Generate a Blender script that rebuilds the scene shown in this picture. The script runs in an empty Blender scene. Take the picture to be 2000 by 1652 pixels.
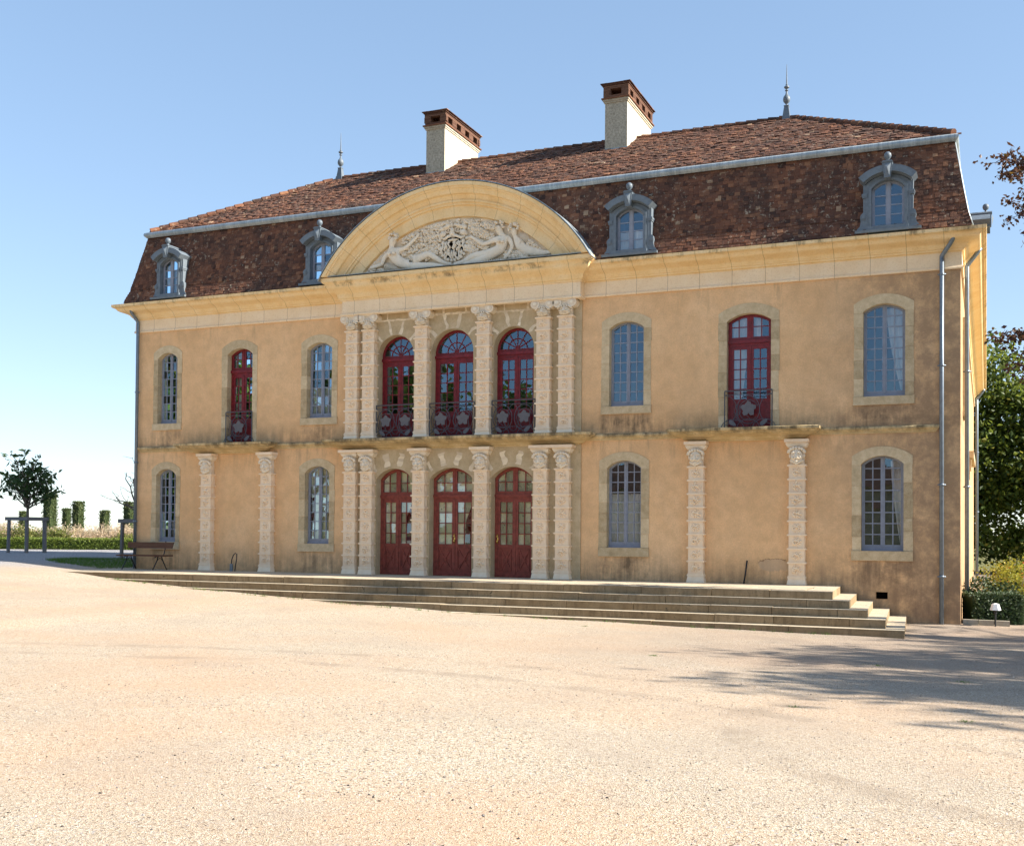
import bpy, bmesh, math, random
from mathutils import Vector, Matrix
R = random.Random(7)
C = bpy.context.scene.collection
PI = math.pi

# ------------------------------------------------------------------ mesh builder
class MB:
    def __init__(s): s.v = []; s.f = []; s.t = []; s.mi = []; s.cur = 0
    def add(s, vs, fs, t=0.5):
        o = len(s.v); s.v.extend(vs)
        for f in fs: s.f.append(tuple(i + o for i in f)); s.t.append(t); s.mi.append(s.cur)
    def quad(s, a, b, c, d, t=0.5): s.add([a, b, c, d], [(0, 1, 2, 3)], t)
    def hexa(s, p, t=0.5):
        s.add(p, [(0, 3, 2, 1), (4, 5, 6, 7), (0, 1, 5, 4), (1, 2, 6, 5), (2, 3, 7, 6), (3, 0, 4, 7)], t)
    def box(s, x0, x1, y0, y1, z0, z1, t=0.5):
        s.hexa([(x0, y0, z0), (x1, y0, z0), (x1, y1, z0), (x0, y1, z0), (x0, y0, z1), (x1, y0, z1), (x1, y1, z1), (x0, y1, z1)], t)
    def prism(s, poly, y0, y1, t=0.5):           # polygon of (x, z), counter-clockwise seen from -y
        n = len(poly)
        s.add([(x, y0, z) for x, z in poly] + [(x, y1, z) for x, z in poly],
              [tuple(range(n)), tuple(range(2 * n - 1, n - 1, -1))] + [(i, i + n, (i + 1) % n + n, (i + 1) % n) for i in range(n)], t)
    def ring(s, outer, inner, y0, y1, t=0.5, closed=True, yi=None):
        n = len(outer); yi = y0 if yi is None else yi
        vs = [(x, y0, z) for x, z in outer] + [(x, yi, z) for x, z in inner] + [(x, y1, z) for x, z in outer] + [(x, y1, z) for x, z in inner]
        fs = []
        for i in range(n if closed else n - 1):
            j = (i + 1) % n
            fs += [(i, j, n + j, n + i), (n + i, n + j, 3 * n + j, 3 * n + i), (2 * n + j, 2 * n + i, 3 * n + i, 3 * n + j), (j, i, 2 * n + i, 2 * n + j)]
        if not closed:
            fs += [(0, n, 3 * n, 2 * n), (n - 1, 3 * n - 1, 4 * n - 1, 2 * n - 1)]
        s.add(vs, fs, t)
    def tube(s, pts, r, seg=6, t=0.5, cap=True):
        pts = [Vector(p) for p in pts]; n = len(pts)
        rs = r if isinstance(r, (list, tuple)) else [r] * n
        vs = []; up = None
        for i, p in enumerate(pts):
            d = (pts[min(i + 1, n - 1)] - pts[max(i - 1, 0)])
            d = d.normalized() if d.length > 1e-9 else Vector((0, 0, 1))
            if up is None: up = d.orthogonal().normalized()
            else:
                up = up - d * up.dot(d)
                up = up.normalized() if up.length > 1e-6 else d.orthogonal().normalized()
            w = d.cross(up)
            for k in range(seg):
                a = 2 * PI * k / seg; q = p + (up * math.cos(a) + w * math.sin(a)) * rs[i]; vs.append(tuple(q))
        fs = [(i * seg + k, i * seg + (k + 1) % seg, (i + 1) * seg + (k + 1) % seg, (i + 1) * seg + k) for i in range(n - 1) for k in range(seg)]
        if cap: fs += [tuple(range(seg - 1, -1, -1)), tuple((n - 1) * seg + k for k in range(seg))]
        s.add(vs, fs, t)
    def circle(s, cx, y, cz, rx, rz, r, n=20, a0=0, a1=2 * PI, seg=4, t=0.5):
        s.tube([(cx + rx * math.cos(a0 + (a1 - a0) * i / n), y, cz + rz * math.sin(a0 + (a1 - a0) * i / n)) for i in range(n + 1)], r, seg, t, False)
    def lathe(s, prof, cx, cy, cz, seg=12, t=0.5, rot=0.0):
        vs = []; n = len(prof)
        for r, z in prof:
            for k in range(seg):
                a = 2 * PI * k / seg + rot; vs.append((cx + r * math.cos(a), cy + r * math.sin(a), cz + z))
        fs = [(i * seg + k, i * seg + (k + 1) % seg, (i + 1) * seg + (k + 1) % seg, (i + 1) * seg + k) for i in range(n - 1) for k in range(seg)]
        fs += [tuple(range(seg - 1, -1, -1)), tuple((n - 1) * seg + k for k in range(seg))]
        s.add(vs, fs, t)
    def ball(s, c, rx, ry=None, rz=None, t=0.5, u=8, w=5, m=None):
        ry = rx if ry is None else ry; rz = rx if rz is None else rz
        vs = [Vector((0, 0, rz))]
        for i in range(1, w):
            b = PI * i / w
            for k in range(u):
                a = 2 * PI * k / u; vs.append(Vector((rx * math.sin(b) * math.cos(a), ry * math.sin(b) * math.sin(a), rz * math.cos(b))))
        vs.append(Vector((0, 0, -rz))); L = len(vs) - 1
        fs = [(0, 1 + k, 1 + (k + 1) % u) for k in range(u)]
        for i in range(w - 2):
            for k in range(u): fs.append((1 + i * u + k, 1 + (i + 1) * u + k, 1 + (i + 1) * u + (k + 1) % u, 1 + i * u + (k + 1) % u))
        fs += [(L, L - u + (k + 1) % u, L - u + k) for k in range(u)]
        c = Vector(c)
        s.add([tuple((m @ p if m else p) + c) for p in vs], fs, t)
    def sweep(s, path, prof, t=0.5, closed_prof=True):  # path of (x, y), outward is to the right of travel; profile of (p, z)
        n = len(path); nor = []
        for i in range(n):
            def nn(a, b):
                d = Vector((b[0] - a[0], b[1] - a[1])).normalized(); return Vector((d.y, -d.x))
            if i == 0: m = nn(path[0], path[1])
            elif i == n - 1: m = nn(path[-2], path[-1])
            else:
                a, b = nn(path[i - 1], path[i]), nn(path[i], path[i + 1]); m = (a + b) / (1 + a.dot(b))
            nor.append(m)
        k = len(prof); vs = []
        for (x, y), m in zip(path, nor):
            for p, z in prof: vs.append((x + m.x * p, y + m.y * p, z))
        fs = []
        for i in range(n - 1):
            for j in range(k if closed_prof else k - 1):
                j2 = (j + 1) % k; fs.append((i * k + j, (i + 1) * k + j, (i + 1) * k + j2, i * k + j2))
        if closed_prof: fs += [tuple(range(k)), tuple((n - 1) * k + j for j in range(k - 1, -1, -1))]
        s.add(vs, fs, t)
    def build(s, name, mat, parent=None, smooth=None, loc=None):
        me = bpy.data.meshes.new(name); me.from_pydata(s.v, [], s.f)
        a = me.attributes.new('tint', 'FLOAT', 'FACE'); a.data.foreach_set('value', s.t)
        bm = bmesh.new(); bm.from_mesh(me); bmesh.ops.recalc_face_normals(bm, faces=bm.faces) if len(s.f) < 60000 and smooth != 'leaf' else None
        bm.to_mesh(me); bm.free()
        if smooth is True or isinstance(smooth, float):
            me.polygons.foreach_set('use_smooth', [True] * len(me.polygons))
            if isinstance(smooth, float): me.set_sharp_from_angle(angle=math.radians(smooth))
        for q in (mat if isinstance(mat, (list, tuple)) else [mat]): me.materials.append(q)
        if isinstance(mat, (list, tuple)): me.polygons.foreach_set('material_index', s.mi)
        o = bpy.data.objects.new(name, me); C.objects.link(o)
        if parent is not None: o.parent = parent
        if loc: o.location = loc
        return o

def empty(name, loc=(0, 0, 0), parent=None):
    o = bpy.data.objects.new(name, None); C.objects.link(o); o.location = loc; o.empty_display_size = .3
    if parent is not None: o.parent = parent
    return o
def tag(o, label, cat, group=None, kind=None):
    if label: o['label'] = label
    if cat: o['category'] = cat
    if group: o['group'] = group
    if kind or cat: o['kind'] = kind or 'thing'
    return o
def copy_tree(o, parent=None):
    c = o.copy(); C.objects.link(c)
    if parent is not None: c.parent = parent
    for ch in list(o.children): copy_tree(ch, c)
    return c

# ------------------------------------------------------------------ materials
class NT:
    def __init__(s, name):
        s.m = bpy.data.materials.new(name); s.m.use_nodes = True; s.n = s.m.node_tree.nodes; s.l = s.m.node_tree.links
        s.b = s.n['Principled BSDF']; s.out = s.n['Material Output']; s.co = None
    def new(s, t, **k):
        x = s.n.new(t)
        for a, b in k.items(): setattr(x, a, b)
        return x
    def put(s, sock, v):
        if hasattr(v, 'is_output'): s.l.new(v, sock)
        else:
            try: sock.default_value = v
            except Exception: sock.default_value = (*v, 1)
    def coord(s):
        if not s.co: s.co = s.new('ShaderNodeTexCoord').outputs['Object']
        return s.co
    def scaled(s, sc):
        x = s.new('ShaderNodeMapping'); s.put(x.inputs[0], s.coord()); x.inputs['Scale'].default_value = sc; return x.outputs[0]
    def noise(s, scale, detail=6, rough=.6, vec=None, dist=0.):
        x = s.new('ShaderNodeTexNoise'); s.put(x.inputs['Vector'], vec or s.coord())
        x.inputs['Scale'].default_value = scale; x.inputs['Detail'].default_value = detail; x.inputs['Roughness'].default_value = rough; x.inputs['Distortion'].default_value = dist
        return x.outputs['Fac']
    def voro(s, scale, vec=None, feat='F1', out='Color'):
        x = s.new('ShaderNodeTexVoronoi', feature=feat); s.put(x.inputs['Vector'], vec or s.coord()); x.inputs['Scale'].default_value = scale
        return x.outputs[out]
    def ramp(s, fac, stops):
        x = s.new('ShaderNodeValToRGB'); s.put(x.inputs[0], fac); e = x.color_ramp.elements
        while len(e) < len(stops): e.new(.5)
        for i, (p, c) in enumerate(stops):
            e[i].position = p; e[i].color = (c, c, c, 1) if isinstance(c, (int, float)) else (*c, 1)
        return x.outputs[0]
    def mix(s, f, a, b, mode='MIX'):
        x = s.new('ShaderNodeMix', data_type='RGBA', blend_type=mode); s.put(x.inputs[0], f)
        for i, v in ((6, a), (7, b)):
            if hasattr(v, 'is_output'): s.l.new(v, x.inputs[i])
            else: x.inputs[i].default_value = (v, v, v, 1) if isinstance(v, (int, float)) else (*v, 1)
        return x.outputs[2]
    def math(s, op, a, b=0., c=0.):
        x = s.new('ShaderNodeMath', operation=op); s.put(x.inputs[0], a); s.put(x.inputs[1], b); s.put(x.inputs[2], c); return x.outputs[0]
    def step(s, v, a, b):   # smooth 0..1 between a and b
        x = s.new('ShaderNodeMapRange', interpolation_type='SMOOTHSTEP'); s.put(x.inputs[0], v)
        for i, q in ((1, min(a, b)), (2, max(a, b)), (3, 0. if a < b else 1.), (4, 1. if a < b else 0.)): x.inputs[i].default_value = q
        return x.outputs[0]
    def xyz(s):
        x = s.new('ShaderNodeSeparateXYZ'); s.put(x.inputs[0], s.coord()); return x.outputs
    def attr(s):
        x = s.new('ShaderNodeAttribute', attribute_name='tint'); return x.outputs['Fac']
    def bump(s, h, strength=.3, dist=.02):
        x = s.new('ShaderNodeBump'); s.put(x.inputs['Height'], h); x.inputs['Strength'].default_value = strength; x.inputs['Distance'].default_value = dist
        s.l.new(x.outputs[0], s.b.inputs['Normal'])
    def done(s, col, rough=.8, spec=.3, metal=0.):
        s.put(s.b.inputs['Base Color'], col); s.put(s.b.inputs['Roughness'], rough); s.b.inputs['Specular IOR Level'].default_value = spec; s.b.inputs['Metallic'].default_value = metal
        return s.m

def paint(name, c, rough=.45, var=.25, spec=.4, metal=0.):
    t = NT(name); n = t.noise(9, 6)
    d = tuple(x * (1 - var) for x in c); u = tuple(min(1, x * (1 + var)) for x in c)
    t.bump(t.noise(60, 3), .08, .004)
    return t.done(t.ramp(n, [(.3, d), (.7, u)]), rough, spec, metal)

def m_render():
    t = NT('ochre_render'); x, y, z = t.xyz()
    big = t.noise(.38, 9, .68, dist=.3); mid = t.noise(2.6, 8, .7); fine = t.noise(26, 4)
    col = t.ramp(big, [(.3, (.70, .435, .22)), (.5, (.82, .53, .285)), (.72, (.88, .60, .345))])
    col = t.mix(t.ramp(mid, [(.42, 0.), (.66, .42)]), col, (.50, .325, .185))
    col = t.mix(t.ramp(fine, [(.35, .26), (.6, 0.)]), col, (.45, .28, .14))
    strk = t.noise(1., 6, .7, vec=t.scaled((5.5, 5.5, .55)))
    patch = t.noise(1.9, 10, .74, dist=.15)
    b1 = t.math('MULTIPLY', t.step(z, 4.95, 4.1), t.step(z, 4.0, 4.14))
    b2 = t.step(z, 1.15, -.1)
    xm = None
    for xc, hw in ((-12.86, .62), (-6.87, .66), (3.25, .74), (10.15, .78)):
        q = t.step(t.math('ABSOLUTE', t.math('SUBTRACT', x, xc)), hw + .08, hw - .12); q = t.math('MULTIPLY', q, 1. if xc > 0 else .6); xm = q if xm is None else t.math('MAXIMUM', xm, q)
    sill = t.math('MULTIPLY', xm, t.math('ADD', t.math('MULTIPLY', t.step(z, 4.0, 4.5), t.step(z, 4.69, 4.66)), t.math('MULTIPLY', t.step(z, -.15, .45), t.step(z, .68, .65))))
    wet = t.math('MULTIPLY', t.math('ADD', t.math('MULTIPLY', t.math('ADD', b1, b2), .75), t.math('MULTIPLY', sill, .75)), t.ramp(t.mix(.5, strk, patch), [(.40, 0.), (.60, 1.)]))
    dirt = t.math('MULTIPLY', t.step(x, 7.6, 11.2), t.ramp(patch, [(.34, .12), (.56, 1.)]))
    col = t.mix(t.math('MINIMUM', t.math('MULTIPLY', wet, .80), .85), col, (.13, .095, .062))
    col = t.mix(t.math('MULTIPLY', dirt, .72), col, (.27, .18, .115))
    px = t.math('DIVIDE', t.math('SUBTRACT', x, 7.42), .42); pz = t.math('DIVIDE', t.math('SUBTRACT', z, .50), .15)
    pd = t.math('ADD', t.math('ADD', t.math('POWER', px, 2.), t.math('POWER', pz, 2.)), t.math('MULTIPLY', t.math('SUBTRACT', t.noise(3.0, 7, .75), .5), 5.))
    col = t.mix(t.math('MULTIPLY', t.step(pd, 1.3, .9), .55), col, (.46, .35, .245))
    col = t.mix(t.math('MULTIPLY', t.math('MULTIPLY', t.step(pd, 1.55, 1.35), t.step(pd, 1.1, 1.22)), t.math('MULTIPLY', t.step(z, .50, .62), .75)), col, (.13, .085, .05))
    run = t.math('MULTIPLY', t.math('MULTIPLY', t.step(z, 2.9, 3.9), t.step(z, 4.0, 3.93)), t.ramp(t.noise(1., 7, .72, vec=t.scaled((3.2, 3.2, .5))), [(.50, 0.), (.64, .55)]))
    col = t.mix(run, col, (.36, .25, .155))
    run2 = t.math('MULTIPLY', t.step(z, 6.3, 8.0), t.ramp(t.noise(1., 6, .75, vec=t.scaled((2.6, 2.6, .28))), [(.56, 0.), (.68, .5)]))
    col = t.mix(run2, col, (.40, .28, .17))
    t.bump(t.mix(.4, t.noise(38, 5), t.noise(7, 6)), .45, .03)
    return t.done(col, .95, .1)

def m_stone(name, a, b, c, sc=1., pits=.5, bump=.4, tint=.35):
    t = NT(name); n = t.noise(3.2 * sc, 9, .7); f = t.noise(30 * sc, 5, .7)
    col = t.ramp(n, [(.3, a), (.5, b), (.7, c)])
    col = t.mix(t.ramp(f, [(.28, pits), (.46, 0.)]), col, tuple(q * .42 for q in a))
    g = t.attr(); col = t.mix(tint, col, t.mix(g, tuple(q * .6 for q in a), tuple(min(1, q * 1.25) for q in c)))
    t.bump(t.mix(.5, f, n), bump, .02)
    return t.done(col, .92, .15)

def m_chimney():
    t = NT('lichened_chimney_render'); n = t.noise(2.4, 8, .7); f = t.noise(15, 7, .75)
    col = t.ramp(n, [(.3, (.50, .45, .35)), (.7, (.70, .63, .50))])
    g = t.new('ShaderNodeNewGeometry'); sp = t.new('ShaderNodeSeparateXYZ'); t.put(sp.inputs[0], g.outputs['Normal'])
    front_shade = t.step(sp.outputs[1], -.4, -.8)          # front face darkened for its shade, along with grey lichen
    col = t.mix(t.math('MULTIPLY', t.math('ADD', t.math('MULTIPLY', front_shade, .85), .12), t.ramp(f, [(.30, 0.), (.66, 1.)])), col, (.21, .19, .15))
    t.bump(f, .4, .015)
    return t.done(col, .95, .1)
def m_ledge():
    t = NT('stained_ledge_stone'); x, y, z = t.xyz(); n = t.noise(2.2, 8, .7); f = t.noise(26, 5, .7); st = t.noise(1., 7, .75, vec=t.scaled((4., 4., .8)))
    col = t.ramp(n, [(.3, (.48, .35, .175)), (.5, (.60, .46, .25)), (.72, (.72, .58, .36))])
    col = t.mix(t.ramp(f, [(.3, .4), (.5, 0.)]), col, (.30, .21, .10))
    k = t.math('MULTIPLY', t.step(z, 3.90, 4.12), t.ramp(st, [(.40, 0.), (.60, 1.)]))
    col = t.mix(t.math('MULTIPLY', k, .85), col, (.085, .07, .045))
    t.bump(f, .4, .015)
    return t.done(col, .92, .12)
def m_cornice(joints=True):
    t = NT('cream_cornice_stone'); x, y, z = t.xyz()
    n = t.noise(1.7, 8, .7); f = t.noise(24, 4); st = t.noise(1., 7, .75, vec=t.scaled((2.2, 2.2, .7)))
    col = t.ramp(n, [(.3, (.78, .54, .26)), (.5, (.85, .63, .34)), (.72, (.88, .70, .44))])
    col = t.mix(t.math('MULTIPLY', t.step(z, 8.47, 8.43), .7), col, t.ramp(n, [(.3, (.80, .65, .47)), (.7, (.88, .75, .58))]))
    col = t.mix(t.ramp(f, [(.3, .25), (.5, 0.)]), col, (.45, .30, .14))
    w = t.math('ADD', x, t.math('MULTIPLY', t.noise(2.5, 3), .03))
    j = t.math('ABSOLUTE', t.math('SUBTRACT', t.math('FRACT', t.math('DIVIDE', w, .895)), .5))
    if not joints:
        ang = t.math('ARCTAN2', t.math('ADD', x, 1.92), t.math('SUBTRACT', z, 6.5)); j = t.math('ABSOLUTE', t.math('SUBTRACT', t.math('FRACT', t.math('MULTIPLY', ang, 6.2)), .5))
    col = t.mix(t.math('MULTIPLY', t.step(j, .4905, .4955), .6), col, (.20, .13, .07))
    lip = t.math('MULTIPLY', t.step(z, 8.80, 8.87), t.step(z, 9.0, 8.97))
    lip = t.math('MULTIPLY', lip, t.ramp(st, [(.50, 0.), (.66, 1.)]))
    col = t.mix(t.math('MULTIPLY', lip, .8), col, (.10, .075, .05))
    t.bump(f, .2, .01)
    return t.done(col, .9, .15)

def m_tile(k=1.):
    t = NT('clay_roof_tile'); g = t.attr(); n = t.noise(1.1, 7, .7); f = t.noise(22, 5, .7)
    col = t.ramp(g, [(0., (.034, .018, .016)), (.22, (.072, .035, .027)), (.5, (.118, .054, .037)), (.72, (.165, .076, .048)), (.92, (.235, .12, .072)), (1., (.30, .21, .15))])
    col = t.mix(t.ramp(n, [(.36, .75), (.60, 0.)]), col, (.050, .034, .031))
    lich = t.math('MULTIPLY', t.ramp(t.noise(10, 7, .75), [(.57, 0.), (.64, 1.)]), t.ramp(t.noise(.6, 3), [(.38, 0.2), (.58, 1.)]))
    col = t.mix(t.math('MULTIPLY', lich, .75), col, (.36, .33, .28))
    if k != 1.: col = t.mix(1., col, (k, k * .95, k * .84), 'MULTIPLY')
    t.bump(f, .5, .015)
    return t.done(col, .9, .2)

def m_gravel():
    t = NT('gravel'); x, y, z = t.xyz()
    wob = t.mix(.06, t.coord(), t.new('ShaderNodeTexNoise').outputs['Color'])
    v1 = t.voro(115, out='Color'); v2 = t.voro(52, out='Color'); d1 = t.voro(115, out='Distance'); d2 = t.voro(52, out='Distance')
    sep = t.new('ShaderNodeSeparateColor'); t.put(sep.inputs[0], v1); r1 = sep.outputs[0]; r1b = sep.outputs[1]
    sep2 = t.new('ShaderNodeSeparateColor'); t.put(sep2.inputs[0], v2); r2 = sep2.outputs[0]; r2b = sep2.outputs[1]
    stops = [(0., (.07, .055, .045)), (.04, (.17, .13, .095)), (.11, (.27, .215, .155)), (.34, (.455, .355, .245)), (.68, (.52, .425, .315)), (.90, (.64, .565, .465)), (1., (.29, .295, .31))]
    col = t.ramp(r1, stops)
    col = t.mix(t.ramp(r2b, [(.62, 0.), (.70, 1.)]), col, t.ramp(r2, stops))
    big = t.noise(.22, 6, .6); col = t.mix(t.ramp(big, [(.42, .0), (.66, .5)]), col, (.49, .315, .195))
    big2 = t.noise(.33, 7, .65, dist=1.); col = t.mix(t.ramp(big2, [(.50, .0), (.66, .45)]), col, (.36, .30, .235))
    for cx, cy, rad in ((4.5, -31., 14.2), (4.5, -31., 15.7), (14.8, -18.3, 4.55)):        # faint wheel tracks where cars turn
        d = t.math('SQRT', t.math('ADD', t.math('POWER', t.math('SUBTRACT', x, cx), 2.), t.math('POWER', t.math('SUBTRACT', y, cy), 2.)))
        k = t.step(t.math('ABSOLUTE', t.math('ADD', t.math('SUBTRACT', d, rad), t.math('MULTIPLY', t.math('SUBTRACT', t.noise(.8, 3), .5), .5))), .26, .10)
        col = t.mix(t.math('MULTIPLY', k, t.ramp(t.noise(1.3, 6), [(.42, 0.), (.62, .5)])), col, (.27, .215, .16))
    grey = t.math('MULTIPLY', t.step(t.math('ADD', x, t.math('MULTIPLY', t.noise(.5, 4), 5.)), -11.5, -15.), t.step(y, -9, -4))
    col = t.mix(t.math('MULTIPLY', grey, .8), col, t.ramp(r1, [(0., (.10, .10, .11)), (.5, (.27, .275, .30)), (1., (.55, .55, .56))]))
    damp_shade = t.math('MULTIPLY', t.step(x, 3, 12), t.math('MULTIPLY', t.step(y, -18, -11), t.ramp(t.noise(.7, 7), [(.3, .35), (.62, .85)])))
    col = t.mix(damp_shade, col, t.ramp(r1, [(0., (.08, .065, .055)), (.5, (.26, .20, .155)), (1., (.48, .39, .31))]))  # gravel colour darkened to deepen the tree shadow over damp ground
    # beyond the court the ground turns to dry grass
    far = t.math('MAXIMUM', t.step(x, -33, -40), t.step(y, 40, 60)); far = t.math('MAXIMUM', far, t.math('MAXIMUM', t.step(x, 28, 40), t.step(y, -42, -50)))
    bed = t.math('MULTIPLY', t.step(x, 12.6, 13.4), t.step(y, 1.2, 2.4)); far = t.math('MAXIMUM', far, bed)
    col = t.mix(far, col, t.ramp(t.noise(2., 8), [(.3, (.09, .10, .03)), (.7, (.22, .19, .08))]))
    t.bump(t.mix(.5, d1, d2), .65, .015)
    return t.done(col, .95, .1)

def m_glass():
    t = NT('window_glass')
    tr = t.new('ShaderNodeBsdfTransparent'); tr.inputs[0].default_value = (.93, .94, .93, 1)
    gl = t.new('ShaderNodeBsdfGlossy'); gl.inputs['Color'].default_value = (.56, .80, 1, 1); gl.inputs['Roughness'].default_value = .0
    fr = t.new('ShaderNodeFresnel'); fr.inputs[0].default_value = 1.7
    f = t.math('ADD', t.math('MULTIPLY', fr.outputs[0], 1.4), .075)
    mx = t.new('ShaderNodeMixShader'); t.put(mx.inputs[0], f); t.l.new(tr.outputs[0], mx.inputs[1]); t.l.new(gl.outputs[0], mx.inputs[2])
    t.l.new(mx.outputs[0], t.out.inputs[0]); return t.m

def m_leaf(name, dark, mid, light, trans=.35, yellow=None):
    t = NT(name); g = t.attr()
    st = [(0., dark), (.5, mid), (.85, light)] + ([(1., yellow)] if yellow else [(1., light)])
    col = t.ramp(g, st)
    t.put(t.b.inputs['Base Color'], col); t.b.inputs['Roughness'].default_value = .5; t.b.inputs['Specular IOR Level'].default_value = .35
    tl = t.new('ShaderNodeBsdfTranslucent'); t.put(tl.inputs[0], t.mix(.5, col, light)); mx = t.new('ShaderNodeMixShader'); mx.inputs[0].default_value = trans
    t.l.new(t.b.outputs[0], mx.inputs[1]); t.l.new(tl.outputs[0], mx.inputs[2]); t.l.new(mx.outputs[0], t.out.inputs[0])
    return t.m

def m_zinc():
    t = NT('zinc_flashing'); x, y, z = t.xyz()
    s = t.noise(1., 5, .8, vec=t.scaled((9, 2, .4)))
    return t.done(t.ramp(s, [(.25, (.15, .18, .20)), (.5, (.30, .35, .38)), (.78, (.52, .56, .58))]), .5, .5, .35)

def m_travertine():
    t = NT('travertine'); n = t.noise(2.5, 7); f = t.noise(14, 3, .5, dist=1.2)
    col = t.ramp(n, [(.3, (.80, .72, .47)), (.7, (.90, .84, .62))])
    col = t.mix(t.ramp(f, [(.30, .9), (.37, 0.)]), col, (.09, .075, .05))
    return t.done(col, .8, .2)

def m_steps():
    t = NT('worn_sunlit_step_stone'); n = t.noise(2.2, 9, .75); f = t.noise(24, 6, .7); st = t.noise(1., 7, .7, vec=t.scaled((7, 3, 1.2)))
    col = t.ramp(n, [(.28, (.17, .12, .068)), (.5, (.28, .205, .118)), (.74, (.40, .31, .195))])
    top = t.step(t.attr(), .62, .8)  # tread tops painted paler, for wear and the sun on them
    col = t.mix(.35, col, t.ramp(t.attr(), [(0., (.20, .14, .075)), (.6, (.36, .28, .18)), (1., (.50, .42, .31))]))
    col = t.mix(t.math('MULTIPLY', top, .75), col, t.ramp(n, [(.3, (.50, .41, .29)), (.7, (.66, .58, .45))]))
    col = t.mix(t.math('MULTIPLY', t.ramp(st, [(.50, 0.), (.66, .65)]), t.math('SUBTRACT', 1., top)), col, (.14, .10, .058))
    col = t.mix(t.ramp(t.noise(4.4, 8, .8, dist=.6), [(.60, 0.), (.65, .85)]), col, (.055, .05, .035))
    col = t.mix(t.ramp(f, [(.3, .45), (.45, 0.)]), col, (.14, .10, .06))
    t.bump(t.mix(.5, f, n), .6, .02)
    return t.done(col, .92, .15)

def m_wood(name, a, b):
    t = NT(name); n = t.noise(1., 7, .7, vec=t.scaled((3, 30, 30)))
    t.bump(n, .3, .01)
    return t.done(t.ramp(n, [(.3, a), (.7, b)]), .75, .25)
def m_bark(name, a, b):
    t = NT(name); n = t.noise(1., 7, .7, vec=t.scaled((14, 14, 3)))
    t.bump(n, .6, .02)
    return t.done(t.ramp(n, [(.3, a), (.7, b)]), .9, .1)

M = dict(
    render=m_render(),
    surround=m_stone('pale_window_stone', (.38, .29, .165), (.56, .435, .265), (.69, .575, .39), 1.7, .75, .5, .3),
    bay=m_stone('weathered_bay_stone', (.34, .26, .15), (.50, .395, .24), (.62, .51, .35), .9, .6),
    mortar=m_stone('pale_mortar', (.64, .53, .38), (.75, .64, .47), (.82, .72, .56), 1.5, .25),
    cornice=m_cornice(), pedi=m_cornice(False),
    ledge=m_ledge(),
    terra=m_stone('pinkish_carved_stone', (.80, .60, .41), (.88, .69, .50), (.93, .77, .60), 1.2, .10, .15, .25),
    relief=m_stone('pale_relief_stone', (.72, .60, .45), (.82, .70, .55), (.88, .79, .66), 1.4, .12, .15, .25),
    rock=m_stone('pitted_plinth', (.30, .26, .2), (.42, .38, .3), (.5, .46, .38), 2.),
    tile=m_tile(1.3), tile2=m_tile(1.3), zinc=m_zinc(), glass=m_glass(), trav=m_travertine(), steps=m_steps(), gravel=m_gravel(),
    dorm=paint('slate_blue_dormer_paint', (.135, .165, .195), .5, .18),
    bluef=paint('blue_grey_window_paint', (.25, .275, .34), .4, .12),
    red=paint('crimson_window_paint', (.17, .012, .018), .4, .38, .4),
    door=paint('oxblood_door_paint', (.23, .052, .038), .5, .35, .35),
    iron=paint('grey_wrought_iron', (.075, .08, .10), .45, .2),
    plate=paint('grey_leaf_plate', (.125, .12, .13), .5, .12),
    pipe=paint('zinc_downpipe', (.16, .20, .245), .38, .15, .5, .4),
    brass=paint('polished_brass', (.75, .5, .15), .25, .1, .5, 1.),
    brick=m_stone('cap_brick', (.085, .045, .034), (.135, .068, .046), (.20, .115, .078), 4., .6),
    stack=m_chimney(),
    drape=paint('white_drape', (.74, .72, .68), .9, .05, .1),
    rdrape=paint('red_drape', (.16, .012, .02), .9, .2, .1),
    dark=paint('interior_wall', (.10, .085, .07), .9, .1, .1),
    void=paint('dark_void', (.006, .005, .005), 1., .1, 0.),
    wood=m_wood('brown_bench_wood', (.085, .040, .022), (.15, .075, .045)),
    grey=m_wood('grey_post_wood', (.13, .125, .13), (.24, .23, .22)),
    black=paint('black_metal', (.018, .018, .02), .5, .2),
    bark=m_bark('grey_bark', (.10, .085, .07), (.22, .19, .16)),
    white=paint('white_plastic', (.8, .8, .78), .4, .05),
    grl=m_leaf('fresh_leaf', (.022, .048, .009), (.08, .125, .02), (.21, .24, .04), .5, (.42, .36, .06)),
    mag=m_leaf('magnolia_leaf', (.018, .045, .012), (.04, .085, .02), (.08, .13, .03), .3),
    topi=m_leaf('clipped_hornbeam_leaf', (.03, .05, .015), (.075, .10, .03), (.14, .16, .06), .25),
    box_=m_leaf('box_leaf', (.035, .06, .008), (.10, .15, .018), (.19, .24, .04), .3),
    shr=m_leaf('yellow_green_leaf', (.05, .075, .015), (.14, .16, .035), (.26, .25, .07), .35, (.34, .27, .12)),
    dry=m_leaf('dry_grass_blade', (.22, .15, .08), (.42, .31, .19), (.60, .48, .33), .35, (.62, .52, .42)),
    flow=m_leaf('gold_green_leaf', (.07, .10, .012), (.24, .25, .03), (.44, .40, .06), .45, (.5, .07, .03)),
    dkb=m_leaf('dark_shrub_leaf', (.012, .028, .008), (.03, .06, .016), (.075, .11, .045), .2, (.2, .24, .16)),
    copper=m_leaf('copper_leaf', (.035, .014, .014), (.085, .032, .022), (.14, .075, .03), .3, (.34, .22, .04)),
    grass=m_leaf('lawn_blade', (.04, .085, .010), (.075, .155, .018), (.12, .22, .03), .4),
)
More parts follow.
